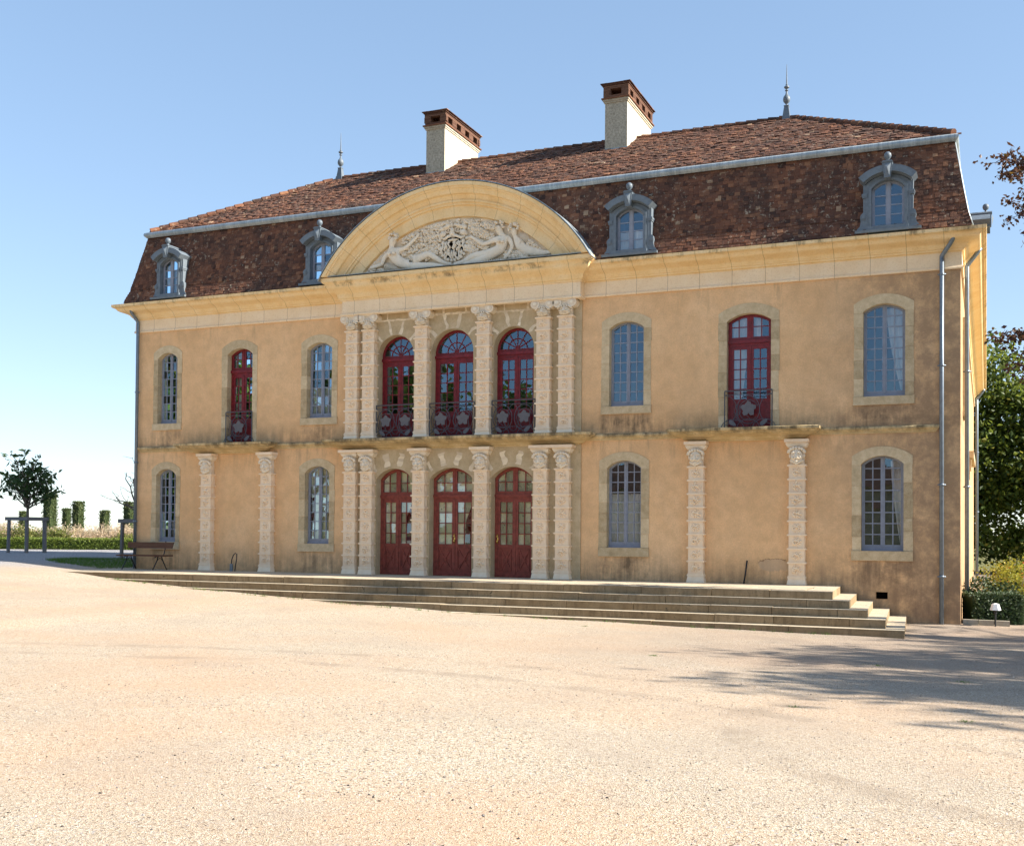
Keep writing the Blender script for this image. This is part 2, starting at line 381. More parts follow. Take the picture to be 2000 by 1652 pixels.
def m_pebble():
    t = NT('loose_stone'); return t.done(t.ramp(t.attr(), [(0., (.03, .026, .024)), (.14, (.14, .125, .115)), (.30, (.30, .29, .28)), (.45, (.46, .34, .24)), (.8, (.58, .46, .34)), (1., (.76, .70, .62))]), .9, .1)
M['pebble'] = m_pebble()

# ------------------------------------------------------------------ openings
def arc(xc, hw, zs, za, n=14):
    h = za - zs; r = (hw * hw + h * h) / (2 * h); zc = za - r
    a = math.asin(min(1, hw / r)) if h <= r else PI - math.asin(hw / r)
    return zc, r, [(xc + r * math.sin(a - 2 * a * i / n), zc + r * math.cos(a - 2 * a * i / n)) for i in range(n + 1)]   # right to left
def opening(xc, hw, zb, zs, za, n=14):           # counter-clockwise seen from -y (x right, z up)
    return [(xc - hw, zb), (xc + hw, zb)] + arc(xc, hw, zs, za, n)[2]
def inset(xc, hw, zb, zs, za, w, wb=None, n=14):
    zc, r, _ = arc(xc, hw, zs, za); r2 = r - w; h2 = hw - w
    return opening(xc, h2, zb + (w if wb is None else wb), zc + math.sqrt(max(0, r2 * r2 - h2 * h2)), za - w, n)
def arch_z(xc, hw, zs, za, x):
    zc, r, _ = arc(xc, hw, zs, za); return zc + math.sqrt(max(0, r * r - (x - xc) ** 2))

ROOT = tag(empty('chateau', (0, 0, 0)), 'two-storey ochre chateau with brown tiled mansard roof, carved arched pediment and red doors', 'chateau')

def pane_grid(xs, zs_, top, y):
    m = MB()
    for x0, x1 in xs:
        for k in range(len(zs_) - 1):
            a, b = zs_[k], zs_[k + 1]; tx = R.uniform(-.0022, .0022); tz = R.uniform(-.0016, .0016)
            z0, z1 = (b, b) if (top is None or k < len(zs_) - 2) else (top(x0), top(x1))
            m.quad((x0, y - tx + tz, a), (x1, y + tx + tz, a), (x1, y + tx - tz, z1), (x0, y - tx - tz, z0))
    return m

def drape(x0, x1, z0, z1, y, mat, parent, taper=0., name='drape', amp=.025):
    m = MB(); n = max(8, int((x1 - x0) / .035)); rows = 6
    ph = R.uniform(0, 6)
    for k in range(rows):
        for i in range(n):
            def P(i, k):
                f = k / rows; u = i / n; sh = taper * (1 - f) ** 1.5
                x = x0 + (x1 - x0) * u if taper >= 0 else x0 + (x1 - x0) * u
                x = x0 + sh + (x1 - x0 - sh) * u if taper > 0 else x0 + (x1 - x0 + (taper * (1 - f) ** 1.5)) * u
                return (x, y + amp * math.sin(u * n * .9 + ph), z0 + (z1 - z0) * f)
            m.quad(P(i, k), P(i + 1, k), P(i + 1, k + 1), P(i, k + 1))
    return m.build(name, mat, parent, True)

def surround(parent, xc, hw, zb, zs, za, xo0, xo1, zso, zao, zsill, sill=True, blocks=5):
    m = MB(); y1 = .20
    n = 14; out = arc((xo0 + xo1) / 2, (xo1 - xo0) / 2, zso, zao, n)[2]; inn = arc(xc, hw, zs, za, n)[2]
    zj = zs - .03
    poly_o = [(xo1, zj)] + out + [(xo0, zj)]; poly_i = [(xc + hw, zj)] + inn + [(xc - hw, zj)]
    m.ring(poly_o, poly_i, -.016, y1, R.uniform(.4, .9), False)
    for s in (0, 1):
        zz = zb; cuts = [zb]
        for i in range(blocks): cuts.append(zb + (zj - zb) * (i + 1 + R.uniform(-.22, .22) * (i < blocks - 1)) / blocks)
        for a, b in zip(cuts, cuts[1:]):
            d = R.uniform(-.003, .003)
            x0, x1 = (xo0, xc - hw) if s == 0 else (xc + hw, xo1)
            x0 += R.uniform(-.012, .012) * (s == 0); x1 += R.uniform(-.012, .012) * (s == 1)
            m.box(x0, x1, -.014 + d, y1, a + .004, b - .004, R.random())
    if sill: m.box(xo0 - .01, xo1 + .01, -.045, y1 + .1, zsill, zb - .003, R.uniform(.2, .7))
    return m.build('stone_surround', M['surround'], parent)

def blue_window(name, xc, hw, zb, zs, za, xo0, xo1, zso, zao, zsill, rows, curtain=None, y=.20):
    m = MB(); O = opening(xc, hw, zb, zs, za); w = .055
    m.ring(O, inset(xc, hw, zb, zs, za, w, .13), y, y + .08)
    m.box(xc - hw, xc + hw, y - .035, y, zb, zb + .055)
    m.box(xc - .032, xc + .032, y - .012, y + .05, zb + .1, za - .02); m.box(xc - .012, xc + .012, y - .024, y - .012, zb + .1, za - .02)
    z0 = zb + .14; z1 = arch_z(xc, hw, zs, za, xc + hw * .75) - .03
    z1 = zs + .02
    zz = [z0 + (z1 - z0) * i / (rows - .55) for i in range(rows)]
    top = lambda x: arch_z(xc, hw, zs, za, x) - .01
    xs = []
    for s in (-1, 1):
        a, b = sorted((xc + s * .032, xc + s * (hw - w))); mid = (a + b) / 2
        # each casement has its own thin stiles
        m.box(a, a + .022, y - .006, y + .04, z0 - .02, top(a) - .03); m.box(b - .022, b, y - .006, y + .04, z0 - .02, top(b) - .03)
        m.box(mid - .014, mid + .014, y + .002, y + .034, z0, top(mid) - .04)
        for q in zz[1:]: m.box(a + .022, b - .022, y + .004, y + .032, q - .013, q + .013)
        m.box(a, b, y - .004, y + .038, z0 - .03, z0 + .018)
        xs += [(a + .01, mid), (mid, b - .01)]
    f = m.build('window', M['bluef'], ROOT)
    for q in (xs[:2], xs[2:]): pane_grid(q, zz + [za], top, y + .018).build('pane', M['glass'], f)
    surround(f, xc, hw, zb, zs, za, xo0, xo1, zso, zao, zsill)
    for kind, a, b, c, d, tp in (curtain or []):
        drape(xc + hw * a, xc + hw * b, zb + .1 + (za - zb) * c, zb + (za - zb) * d, y + (.16 if kind == 'drape' else .088), M[kind], f, tp, amp=.025 if kind == 'drape' else .004)
    return f

def railing(x0, x1, z0, z1, y, n):
    m = MB(); r = .011
    for z, q in ((z1, .018), (z1 - .11, .010), (z0 + .03, .012)): m.tube([(x0, y, z), (x1, y, z)], q, 6)
    for x in (x0, x1): m.tube([(x, y, z0), (x, y, z1)], .016, 6)
    w = x1 - x0; h = z1 - z0 - .14; zc = z0 + .03 + h * .54
    cs = [(x0 + w * (i + .5) / n) for i in range(n)]; rx = min(w / n * .5, .36) * .97
    if n == 1: rx = .36
    leafs = []
    for i, cx in enumerate(cs):
        rz = h * .43
        m.circle(cx, y, zc, rx * (.86 if n == 1 else .92), rz, r); m.circle(cx + .02, y - .012, zc - .02, rx * .72, rz * .74, r * .8, 18, .4, 5.6)
        leafs.append((cx, zc + .02, rx * .54))
    for k in range(n + 1):
        cx = x0 + w * k / n
        a0, a1 = (-PI / 2, PI / 2) if k == 0 else (PI / 2, 1.5 * PI) if k == n else (0, 2 * PI)
        m.circle(cx, y + .008, zc, w / n * .26, h * .45, r * .85, 20, a0, a1)
    for k in range(3):
        cx = x0 + w * (k + .5) / 3; m.circle(cx, y + .004, z0 + .02, w / 4.2, h * .26, r * .85, 14, 0, PI)
    for k in range(5):  # tendrils
        cx = x0 + w * R.uniform(.15, .85); pts = [(cx + .09 * math.sin(u * 1.3 + k) * (1 - u / 7), y - .014, zc - .1 + u * .075 - .2) for u in range(7)]
        m.tube(pts, r * .7, 4)
    o = m.build('balcony_railing', M['iron'], ROOT, 40.)
    lp = MB()
    for cx, cz, q in leafs:
        poly = []
        for i in range(44):
            a = PI / 2 + 2 * PI * i / 44
            f = .86 + .15 * math.cos(5 * (a - PI / 2)) + .05 * math.cos(15 * a); f *= .72 if abs((a % (2 * PI)) - 1.5 * PI) < .12 else 1
            poly.append((cx + q * 1.12 * f * math.cos(a) + .01, cz + q * 1.08 * f * math.sin(a)))
        lp.prism(poly, y - .03, y - .022); lp.build('vine_leaf', M['plate'], o); lp = MB()
    for s in (-1, 1):
        cx = (x0 + x1) / 2 + s * w * .33; poly = [(cx + .10 * math.cos(a) * (1 + .2 * s * math.sin(a)), z0 + .15 + .07 * math.sin(a) + .05 * s * math.cos(a)) for a in [2 * PI * i / 14 for i in range(14)]]
        lp.prism(poly, y - .026, y - .018); lp.build('grape_bunch', M['plate'], o); lp = MB()
    return o

def cross_panel(m, x0, x1, z0, z1, y):
    cx, cz = (x0 + x1) / 2, (z0 + z1) / 2; w = .022
    m.box(x0, x1, y - .022, y, z0, z0 + w); m.box(x0, x1, y - .022, y, z1 - w, z1); m.box(x0, x0 + w, y - .022, y, z0 + w, z1 - w); m.box(x1 - w, x1, y - .022, y, z0 + w, z1 - w)
    for s in (-1, 1):
        d = Vector((x1 - x0 - 2 * w, (z1 - z0 - 2 * w) * s)); d.normalize(); q = Vector((-d.y, d.x)) * .017
        a = Vector((x0 + w, (z0 + w) if s > 0 else (z1 - w))); b = Vector((x1 - w, (z1 - w) if s > 0 else (z0 + w)))
        yy = y - .022 - .002 * s
        m.hexa([(a.x - q.x, yy, a.y - q.y), (b.x - q.x, yy, b.y - q.y), (b.x - q.x, y, b.y - q.y), (a.x - q.x, y, a.y - q.y),
                (a.x + q.x, yy, a.y + q.y), (b.x + q.x, yy, b.y + q.y), (b.x + q.x, y, b.y + q.y), (a.x + q.x, y, a.y + q.y)])
    for rr, dd in ((.068, .032), (.04, .045)):
        m.prism([(cx + rr * math.cos(2 * PI * i / 14), cz + rr * math.sin(2 * PI * i / 14)) for i in range(14)], y - dd, y)

def leaf_pair(frame, xc, hw, z0, z1, zg, rows, y, mat, cross, handles):
    """two glazed leaves, each with its own solid lower panel"""
    for s in (-1, 1):
        a, b = sorted((xc + s * .006, xc + s * hw)); m = MB(); st = .085
        m.box(a, a + st, y, y + .05, z0, z1); m.box(b - st, b, y, y + .05, z0, z1)
        m.box(a + st, b - st, y, y + .05, z1 - .09, z1); m.box(a + st, b - st, y, y + .05, z0, z0 + .12); m.box(a + st, b - st, y, y + .05, zg - .1, zg)
        m.box(a + st, b - st, y + .016, y + .034, z0 + .12, zg - .1)
        if cross: cross_panel(m, a + st + .02, b - st - .02, z0 + .15, zg - .13, y + .016)
        else: cross_panel(m, a + st + .03, b - st - .03, z0 + .15, zg - .13, y + .016) if False else m.box(a + st + .03, b - st - .03, y + .006, y + .016, z0 + .15, zg - .13)
        mid = (a + b) / 2; m.box(mid - .014, mid + .014, y + .006, y + .036, zg, z1 - .09)
        zz = [zg + (z1 - .09 - zg) * i / rows for i in range(rows + 1)]
        for q in zz[1:-1]: m.box(a + st, b - st, y + .008, y + .034, q - .013, q + .013)
        if s == 1: m.box(xc - .022, xc + .022, y - .016, y, z0 + .02, z1 - .01)
        lf = m.build('door_leaf', mat, frame)
        pane_grid([(a + st, mid), (mid, b - st)], zz, None, y + .022).build('pane', M['glass'], frame)
    if handles:
        h = MB(); hx = handles
        h.lathe([(.0, -.03), (.028, -.03), (.034, 0), (.028, .03), (0, .03)], hx, y - .045, 1.20, 10); h.lathe([(0, -.03), (.03, -.03), (.036, 0), (.03, .03), (0, .03)], hx, y - .045, 1.06, 10)
        h.box(hx - .024, hx + .024, y - .022, y - .017, .99, 1.27)
        h.build('door_handle', M['brass'], frame, True)

def red_window(xc, hw, zb, zs, za, ztr, surr, curtain, rail, y=.2):
    m = MB(); w = .07; O = opening(xc, hw, zb, zs, za)
    m.ring(O, inset(xc, hw, zb, zs, za, w, .05), y, y + .09)
    m.box(xc - hw, xc + hw, y - .05, y, ztr - .03, ztr + .06); m.box(xc - hw + w, xc + hw - w, y, y + .08, ztr - .10, ztr + .10)
    top = lambda x: arch_z(xc, hw, zs, za, x) - .02
    m.box(xc - .085, xc + .085, y - .006, y + .05, ztr + .1, za - .03); m.box(xc - .02, xc + .02, y - .02, y - .006, ztr + .1, za - .03)
    xs = []; z0 = ztr + .14; zm = z0 + (zs - z0) * .62 + .02
    for s in (-1, 1):
        a, b = sorted((xc + s * .085, xc + s * (hw - w))); mid = (a + b) / 2
        m.box(a, b, y + .0, y + .045, ztr + .1, z0); m.box(b - .03 if s > 0 else a, b if s > 0 else a + .03, y, y + .045, z0, top(b if s > 0 else a) - .04)
        m.box(mid - .014, mid + .014, y + .006, y + .036, z0, top(mid) - .05); m.box(a, b, y + .008, y + .034, zm - .013, zm + .013)
        xs += [(a, mid), (mid, b)]
    f = m.build('balcony_window', M['red'], ROOT)
    [pane_grid(q, [z0, zm, za], top, y + .02).build('pane', M['glass'], f) for q in (xs[:2], xs[2:])]
    leaf_pair(f, xc, hw - w + .004, zb + .05, ztr - .1, zb + .84, 5, y + .015, M['red'], False, None)
    surround(f, xc, hw, zb, zs, za, *surr, 0, sill=False, blocks=6)
    for kind, a, b, c, d, tp in curtain:
        drape(xc + hw * a, xc + hw * b, zb + .1 + (za - zb) * c, zb + (za - zb) * d, y + .17, M[kind], f, tp)
    railing(*rail)
    return f

def fan_window(xc, hw, zb, zs, za, y=.24):
    m = MB(); w = .075; O = opening(xc, hw, zb, zs, za, 24)
    m.ring(O, inset(xc, hw, zb, zs, za, w, .05, 24), y, y + .09)
    ztr = zs - .12; hub = zs + .03
    m.box(xc - hw - .0, xc + hw + .0, y - .055, y, ztr - .02, ztr + .07); m.box(xc - hw + w, xc + hw - w, y, y + .08, ztr - .09, zs + .03)
    ri, ro = .30, hw - w + .02
    for a0, a1, n in ((0, PI, 18),):
        pts = [(xc + ri * math.cos(a0 + (a1 - a0) * i / n), y + .025, hub + ri * math.sin(a0 + (a1 - a0) * i / n)) for i in range(n + 1)]
        m.tube(pts, .017, 5)
    for k in range(1, 6):
        a = PI * k / 6; m.tube([(xc + .06 * math.cos(a), y + .025, hub + .06 * math.sin(a)), (xc + ro * math.cos(a), y + .025, hub + (ro - .02) * math.sin(a))], .017, 5)
    m.ball((xc, y + .02, hub), .07, .03, .07)
    f = m.build('fanlight_window', M['red'], ROOT)
    g = MB(); poly = [(xc - ro, hub)] + [(xc + ro, hub)] + [(xc + ro * math.cos(PI * i / 20), hub + ro * math.sin(PI * i / 20)) for i in range(1, 20)]
    g.add([(x, y + .03, z) for x, z in poly], [tuple(range(len(poly)))]); g.build('pane', M['glass'], f)
    leaf_pair(f, xc, hw - w + .004, zb + .05, ztr - .09, zb + .80, 5, y + .015, M['red'], False, None)
    return f

def entrance_door(xc, hw, zs, za, handle, y=.24):
    zb = 0.004; m = MB(); w = .085; O = opening(xc, hw, zb, zs, za, 18)
    m.ring(O, inset(xc, hw, zb, zs, za, w, .03, 18), y, y + .1)
    ztr = 2.41
    m.box(xc - hw, xc + hw, y - .05, y, ztr - .02, ztr + .035); m.box(xc - hw, xc + hw, y - .028, y, ztr - .06, ztr - .02); m.box(xc - hw + w, xc + hw - w, y, y + .08, ztr - .10, ztr + .08)
    top = lambda x: arch_z(xc, hw, zs, za, x) - .03
    m.box(xc - .075, xc + .075, y - .006, y + .05, ztr + .08, za - .05); m.box(xc - .014, xc + .014, y - .016, y - .006, ztr + .08, za - .05)
    xs = []; z0 = ztr + .13; zm = z0 + .27
    for s in (-1, 1):
        a, b = sorted((xc + s * .075, xc + s * (hw - w))); mid = (a + b) / 2
        m.box(a, b, y, y + .045, ztr + .08, z0); m.box(mid - .014, mid + .014, y + .006, y + .036, z0, top(mid) - .06); m.box(a, b, y + .008, y + .034, zm - .013, zm + .013)
        xs += [(a, mid), (mid, b)]
    f = m.build('entrance_door', M['door'], ROOT)
    [pane_grid(q, [z0, zm, za], top, y + .022).build('pane', M['glass'], f) for q in (xs[:2], xs[2:])]
    leaf_pair(f, xc, hw - w + .004, zb + .03, ztr - .1, .96, 4, y + .015, M['door'], True, handle)
    return f

# ------------------------------------------------------------------ openings table
UP = [(-12.86, .41, -13.45, -12.26), (-6.85, .46, -7.53, -6.18), (3.27, .505, 2.54, 3.99), (10.17, .515, 9.42, 10.90)]
LO = [(-12.86, .415, -13.47, -12.27), (-6.89, .45, -7.56, -6.24), (3.22, .50, 2.49, 3.95), (10.13, .52, 9.38, 10.87)]
RD = [(-9.90, .495, -10.62, -9.22), (6.70, .595, 5.88, 7.51)]
FAN = [(-4.08, .625), (-2.16, .70), (-.16, .64)]
DOOR = [(-4.10, .62), (-2.17, .71), (-.19, .65)]
BX0, BX1 = -5.80, 1.95           # central stone bay
WL, WR, DEP = -14.20, 12.0, 9.7

# facade wall with true openings
from mathutils.geometry import tessellate_polygon
def wall_with_holes(m, outer, holes, y, depth, t=.5):
    loops = [[Vector((x, z, 0)) for x, z in outer]] + [[Vector((x, z, 0)) for x, z in reversed(h)] for h in holes]
    flat = [p for lp in loops for p in lp]; tris = tessellate_polygon(loops)
    m.add([(p.x, y, p.y) for p in flat], [tuple(q) for q in tris], t)
    for h in holes:
        n = len(h); m.add([(x, y, z) for x, z in h] + [(x, y + depth, z) for x, z in h], [(i, i + n, (i + 1) % n + n, (i + 1) % n) for i in range(n)], t)
holesL, holesR = [], []
for xc, hw, a, b in UP: (holesL if xc < -5 else holesR).append(opening(xc, hw + .012, 4.90, 7.11, 7.30))
for xc, hw, a, b in LO: (holesL if xc < -5 else holesR).append(opening(xc, hw + .012, .92, 3.17, 3.38))
for xc, hw, a, b in RD: (holesL if xc < -5 else holesR).append(opening(xc, hw + .012, 4.14, 7.09, 7.29))
m = MB()
wall_with_holes(m, [(WL, -1.3), (BX0, -1.3), (BX0, 8.2), (WL, 8.2)], holesL, 0, .30)
vent = [(9.98, -.31), (10.27, -.31), (10.27, -.13), (9.98, -.13)]
wall_with_holes(m, [(BX1, -1.3), (WR, -1.3), (WR, 8.2), (BX1, 8.2)], holesR + [vent], 0, .30)
m.quad((WL, 0, -1.3), (WL, DEP, -1.3), (WL, DEP, 8.9), (WL, 0, 8.9)); m.quad((WR, 0, -1.3), (WR, 32, -1.3), (WR, 32, 8.9), (WR, 0, 8.9))
m.quad((WL, DEP, -1.3), (2.2, DEP, -1.3), (2.2, DEP, 8.9), (WL, DEP, 8.9)); m.quad((2.2, DEP, -1.3), (2.2, 32, -1.3), (2.2, 32, 8.9), (2.2, DEP, 8.9)); m.quad((2.2, 32, -1.3), (WR, 32, -1.3), (WR, 32, 8.9), (2.2, 32, 8.9))
m.build('wall', M['render'], ROOT)
m = MB(); m.box(9.9, 10.35, .24, .28, -.4, -.05); m.build('vent', M['void'], ROOT)
# interior: floors, back and cross walls
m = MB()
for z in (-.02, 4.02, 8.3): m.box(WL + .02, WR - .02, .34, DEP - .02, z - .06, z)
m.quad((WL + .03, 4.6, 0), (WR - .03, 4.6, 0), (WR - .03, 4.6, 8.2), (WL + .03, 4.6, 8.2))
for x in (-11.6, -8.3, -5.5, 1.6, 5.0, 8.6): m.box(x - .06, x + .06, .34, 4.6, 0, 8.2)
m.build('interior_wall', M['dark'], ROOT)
# central bay of dressed stone
m = MB()
holes = [opening(x, h, 4.15, 6.72, 6.72 + h, 24) for x, h in FAN] + [opening(x, h, -.02 + .02, 2.93, 3.25, 18) for x, h in DOOR]
wall_with_holes(m, [(BX0, -.4), (BX1, -.4), (BX1, 8.06), (BX0, 8.06)], holes, -.05, .30, .55)
for x in (BX0, BX1): m.quad((x, -.05, -.4), (x, .02, -.4), (x, .02, 8.06), (x, -.05, 8.06))
bay = m; bay.cur = 1; m = bay
SM = [0]
def smear(x0, z0, x1, z1, w):
    SM[0] += 1; yy = -.053 - .0007 * (SM[0] % 9); w *= 1.35
    d = Vector((x1 - x0, z1 - z0)); L = d.length; d.normalize(); q = Vector((-d.y, d.x)); n = max(3, int(L / .08)); A, B = [], []
    for i in range(n + 1):
        p = Vector((x0, z0)) + d * (L * i / n); A.append(p + q * w * R.uniform(.25, .75)); B.append(p - q * w * R.uniform(.25, .75))
    for i in range(n): m.quad((A[i].x, yy, A[i].y), (B[i].x, yy, B[i].y), (B[i + 1].x, yy, B[i + 1].y), (A[i + 1].x, yy, A[i + 1].y), R.random())
for x, h in FAN:
    zc = 6.72
    for a in (-13, 13): s, c = math.sin(math.radians(a)), math.cos(math.radians(a)); smear(x + (h + .03) * s, zc + (h + .03) * c, x + (h + .52) * s * 1.05, zc + (h + .50) * c, .07)
    smear(x - .58, zc + h + .46, x + .58, zc + h + .46, .04)
    for a in (-47, 47): s, c = math.sin(math.radians(a)), math.cos(math.radians(a)); smear(x + (h + .03) * s, zc + (h + .03) * c, x + (h + .30) * s, zc + (h + .3) * c, .07); smear(x + (h + .30) * s, zc + (h + .3) * c, x + (h + .42) * (1 if a > 0 else -1), zc + (h + .3) * c + .01, .06)
    smear(x - .30, zc + h + .48, x - .31, 8.05, .05); smear(x + .45, zc + h + .48, x + .44, 8.05, .05)
for x, h in DOOR:
    for a in (-14, 12): s, c = math.sin(math.radians(a)), math.cos(math.radians(a)); smear(x + .9 * s, 2.43 + .9 * c, x + 1.32 * s, 2.43 + 1.3 * c, .13)
    for a in (-36, 36): s = math.sin(math.radians(a)); smear(x + 1.05 * s, 3.16, x + 1.35 * s, 3.42, .08)
bay.build('stone_bay', [M['bay'], M['mortar']], ROOT)

ZB, ZSP, ZAP = 4.90, 7.09, 7.29
cur_up = [None, [('drape', -.95, .95, .02, .42, 0)], None, [('drape', .05, .98, 0, .97, .38)]]
cur_lo = [[('drape', -.2, .35, 0, .35, 0)], [('rdrape', .45, .95, 0, .55, .2), ('rdrape', -.95, -.6, 0, .6, -.1)], [('drape', -.97, .97, .0, .62, 0)], [('drape', .35, .95, .0, .95, .25)]]
for (xc, hw, a, b), cu in zip(UP, cur_up): blue_window('window', xc, hw, 4.90, 7.10, 7.29, a, b, 7.30, 7.54, 4.68, 8, cu)
for (xc, hw, a, b), cu in zip(LO, cur_lo): blue_window('window', xc, hw, .92, 3.16, 3.37, a, b, 3.36, 3.61, .67, 8, cu)
red_window(-9.90, .495, 4.15, 7.08, 7.28, 6.53, (-10.62, -9.22, 7.30, 7.55), [('drape', -.9, -.2, .25, .97, 0)], (-10.42, -9.39, 4.17, 5.19, -.03, 1))
red_window(6.70, .595, 4.15, 7.08, 7.28, 6.53, (5.88, 7.51, 7.30, 7.55), [('drape', -.95, -.10, .1, .99, -.25), ('drape', .12, .5, .75, .99, 0)], (6.06, 7.33, 4.17, 5.19, -.03, 1))
for x, h in FAN:
    fan_window(x, h, 4.17, 6.72, 6.72 + h - .005); railing(x - h - .02, x + h + .06, 4.18, 5.19, -.085, 2)
for (x, h), hd in zip(DOOR, (None, DOOR[1][0] - .0, DOOR[2][0] - .56)): entrance_door(x, h, 2.92, 3.245, hd)
# pale panels added close behind the panes to read as the bright hall
for x, h in [(x, h - .03) for x, h in DOOR] + [(-6.89, .43)]:
    y = .325 if x > -6 else .30; m = MB(); m.prism(opening(x, h, .06 if x > -6 else 1.0, 2.9 if x > -6 else 3.12, 3.2 if x > -6 else 3.32), y, y + .02); m.build('hall_panel', M['trav'], ROOT)
m = MB()
for x0, x1, z1 in ((-3.86, -3.52, 2.3), (-1.84, -1.50, 2.2)): m = MB(); m.prism([(x0, .1), (x1, .1), (x1, z1), ((x0 + x1) / 2 + .05, z1 - .04), (x0 + .02, z1 - .55)], .308, .322); m.build('hall_drape', M['rdrape'], ROOT)

# ------------------------------------------------------------------ carved pilasters
def leaf_relief(m, xc, zc, w, h, y, k):
    r = random.Random(k)
    for i in range(9):
        a = 2 * PI * i / 9 + r.uniform(-.3, .3); q = r.uniform(.45, .95)
        px, pz = xc + w * .36 * q * math.cos(a) * .9, zc + h * .38 * q * math.sin(a)
        mt = Matrix.Rotation(-(a + r.uniform(-.6, .6)), 3, 'Y')
        m.ball((px, y, pz), w * .16, .040, h * .060, r.random() * .5 + .5, 6, 4, mt)
    m.tube([(xc - w * .05 + w * .22 * math.cos(u * .9), y - .018, zc - h * .08 + h * .2 * math.sin(u * .9)) for u in range(6)], .020, 4, .9)
    m.ball((xc, y - .004, zc + .01), w * .1, .05, h * .09, .8, 6, 4)
def pilaster_parts(wide, z0, zsh, zcap, nblk, upper):
    """local coordinates: x centred, y = 0 the wall face, front at y = -.2"""
    sh = MB(); hw = wide / 2; d = .20
    base = MB(); bh = .14 if upper else .17
    base.hexa([(-hw - .045, -d - .045, z0), (hw + .045, -d - .045, z0), (hw + .045, .06, z0), (-hw - .045, .06, z0), (-hw - .012, -d - .012, z0 + bh), (hw + .012, -d - .012, z0 + bh), (hw + .012, .06, z0 + bh), (-hw - .012, .06, z0 + bh)], .9)
    base.box(-hw - .028, hw + .028, -d - .028, .06, z0 + bh, z0 + bh + .045, .7); base.box(-hw - .014, hw + .014, -d - .014, .06, z0 + bh + .045, z0 + bh + .075, .5)
    zb = z0 + bh + .075; bl = (zsh - zb) / nblk
    for i in range(nblk):
        a, b = zb + i * bl, zb + (i + 1) * bl
        sh.box(-hw, hw, -d, .06, a + .002, b - .066, .45 + R.uniform(-.25, .25)); sh.box(-hw - .040, hw + .040, -d - .040, .06, b - .052, b - .016, .75); sh.box(-hw - .018, hw + .018, -d - .018, .06, b - .066, b - .052, .4); sh.box(-hw - .010, hw + .010, -d - .010, .06, b - .016, b + .002, .3)
        # raised frame and carved leaf
        for x in (-hw + .012, hw - .03): sh.box(x, x + .018, -d - .007, -d, a + .03, b - .07, .55)
        leaf_relief(sh, .0, (a + b) / 2 - .02, wide * .92, bl * .82, -d - .004, i * 13 + nblk)
        for q in (-1,): sh.ball((hw, -d * .5, (a + b) / 2), .012, .05, bl * .28, .8, 6, 4)
    return base, sh, hw, d
def mask_capital(m, hw, d, z0, z1, seed, upper):
    r = random.Random(seed); h = z1 - z0; zc = z0 + h * .48; w = hw * 1.02
    m.box(-hw + .03, hw - .03, -d + .02, .06, z0, z1, .45)
    m.ball((0, -d - .01, zc), w * .78, .15, h * .50, .55, 14, 9)                          # face
    m.ball((0, -d - .165, zc - h * .02), .036, .04, h * .15, .8, 8, 5); m.ball((0, -d - .175, zc - h * .12), .055, .04, h * .06, .85, 8, 5)   # nose
    for s in (-1, 1):
        mt = Matrix.Rotation(s * .35, 3, 'Y')
        m.ball((s * w * .36, -d - .135, zc + h * .17), w * .27, .05, h * .055, .75, 8, 5, mt)   # brow
        m.ball((s * w * .34, -d - .125, zc + h * .07), w * .13, .03, h * .045, .1, 8, 5)        # eye
        m.ball((s * w * .45, -d - .105, zc - h * .10), w * .24, .06, h * .11, .7, 8, 5)         # cheek
        m.ball((s * w * .24, -d - .145, zc - h * .17), w * .24, .035, h * .04, .8, 8, 5, Matrix.Rotation(-s * .3, 3, 'Y'))   # moustache
        m.ball((s * w * .86, -d + .02, zc + h * .02), w * .16, .07, h * .17, .5, 8, 5)          # ear
    m.ball((0, -d - .135, zc - h * .25), w * .30, .03, h * .05, .05, 8, 5)                      # mouth
    m.ball((0, -d - .13, zc - h * .33), w * .24, .05, h * .06, .8, 8, 5)
    for i in range(9):
        a = PI * (i / 8); m.ball((w * .95 * math.cos(a), -d - .06 - .05 * math.sin(a), zc + h * (.22 + .24 * math.sin(a))), .055, .05, h * .09, r.uniform(.35, .9), 6, 4, Matrix.Rotation(a, 3, 'Y'))
        q = (i - 4) / 4; m.ball((w * .62 * q, -d - .10 + .05 * abs(q), zc - h * (.44 - .16 * abs(q))), .05, .045, h * .09, r.uniform(.3, .9), 6, 4)
    if upper:
        zv = z1 + .09
        for s in (-1, 1):
            for k, rr in enumerate((.135, .088, .048)):
                m.lathe([(rr, 0), (rr, .02)], 0, 0, 0, 16) if False else m.prism([(s * (hw + .02) + rr * math.cos(2 * PI * i / 18), zv + rr * math.sin(2 * PI * i / 18)) for i in range(18)], -d - .095 - .018 * k, .05 - .01 * k, (.6, .2, .9)[k])
        m.box(-hw + .04, hw - .04, -d - .045, .05, z1 - .01, z1 + .14, .4); m.box(-hw - .02, hw + .02, -d - .085, .05, z1 + .14, z1 + .20, .6)
        m.box(-hw - .07, hw + .07, -d - .08, .05, z1 + .205, z1 + .235, .6)
    else:
        n = 10
        for k in range(n):
            f0, f1 = k / n, (k + 1) / n
            e0, e1 = [(.01 + .07 * math.sin(f * PI * .5 + .1) if f < .7 else .085 - .05 * (f - .7)) for f in (f0, f1)]
            zz0, zz1 = z1 - .02 + .14 * f0, z1 - .02 + .14 * f1
            m.hexa([(-hw - e0, -d - e0, zz0), (hw + e0, -d - e0, zz0), (hw + e0, .05, zz0), (-hw - e0, .05, zz0), (-hw - e1, -d - e1, zz1), (hw + e1, -d - e1, zz1), (hw + e1, .05, zz1), (-hw - e1, .05, zz1)], .6)
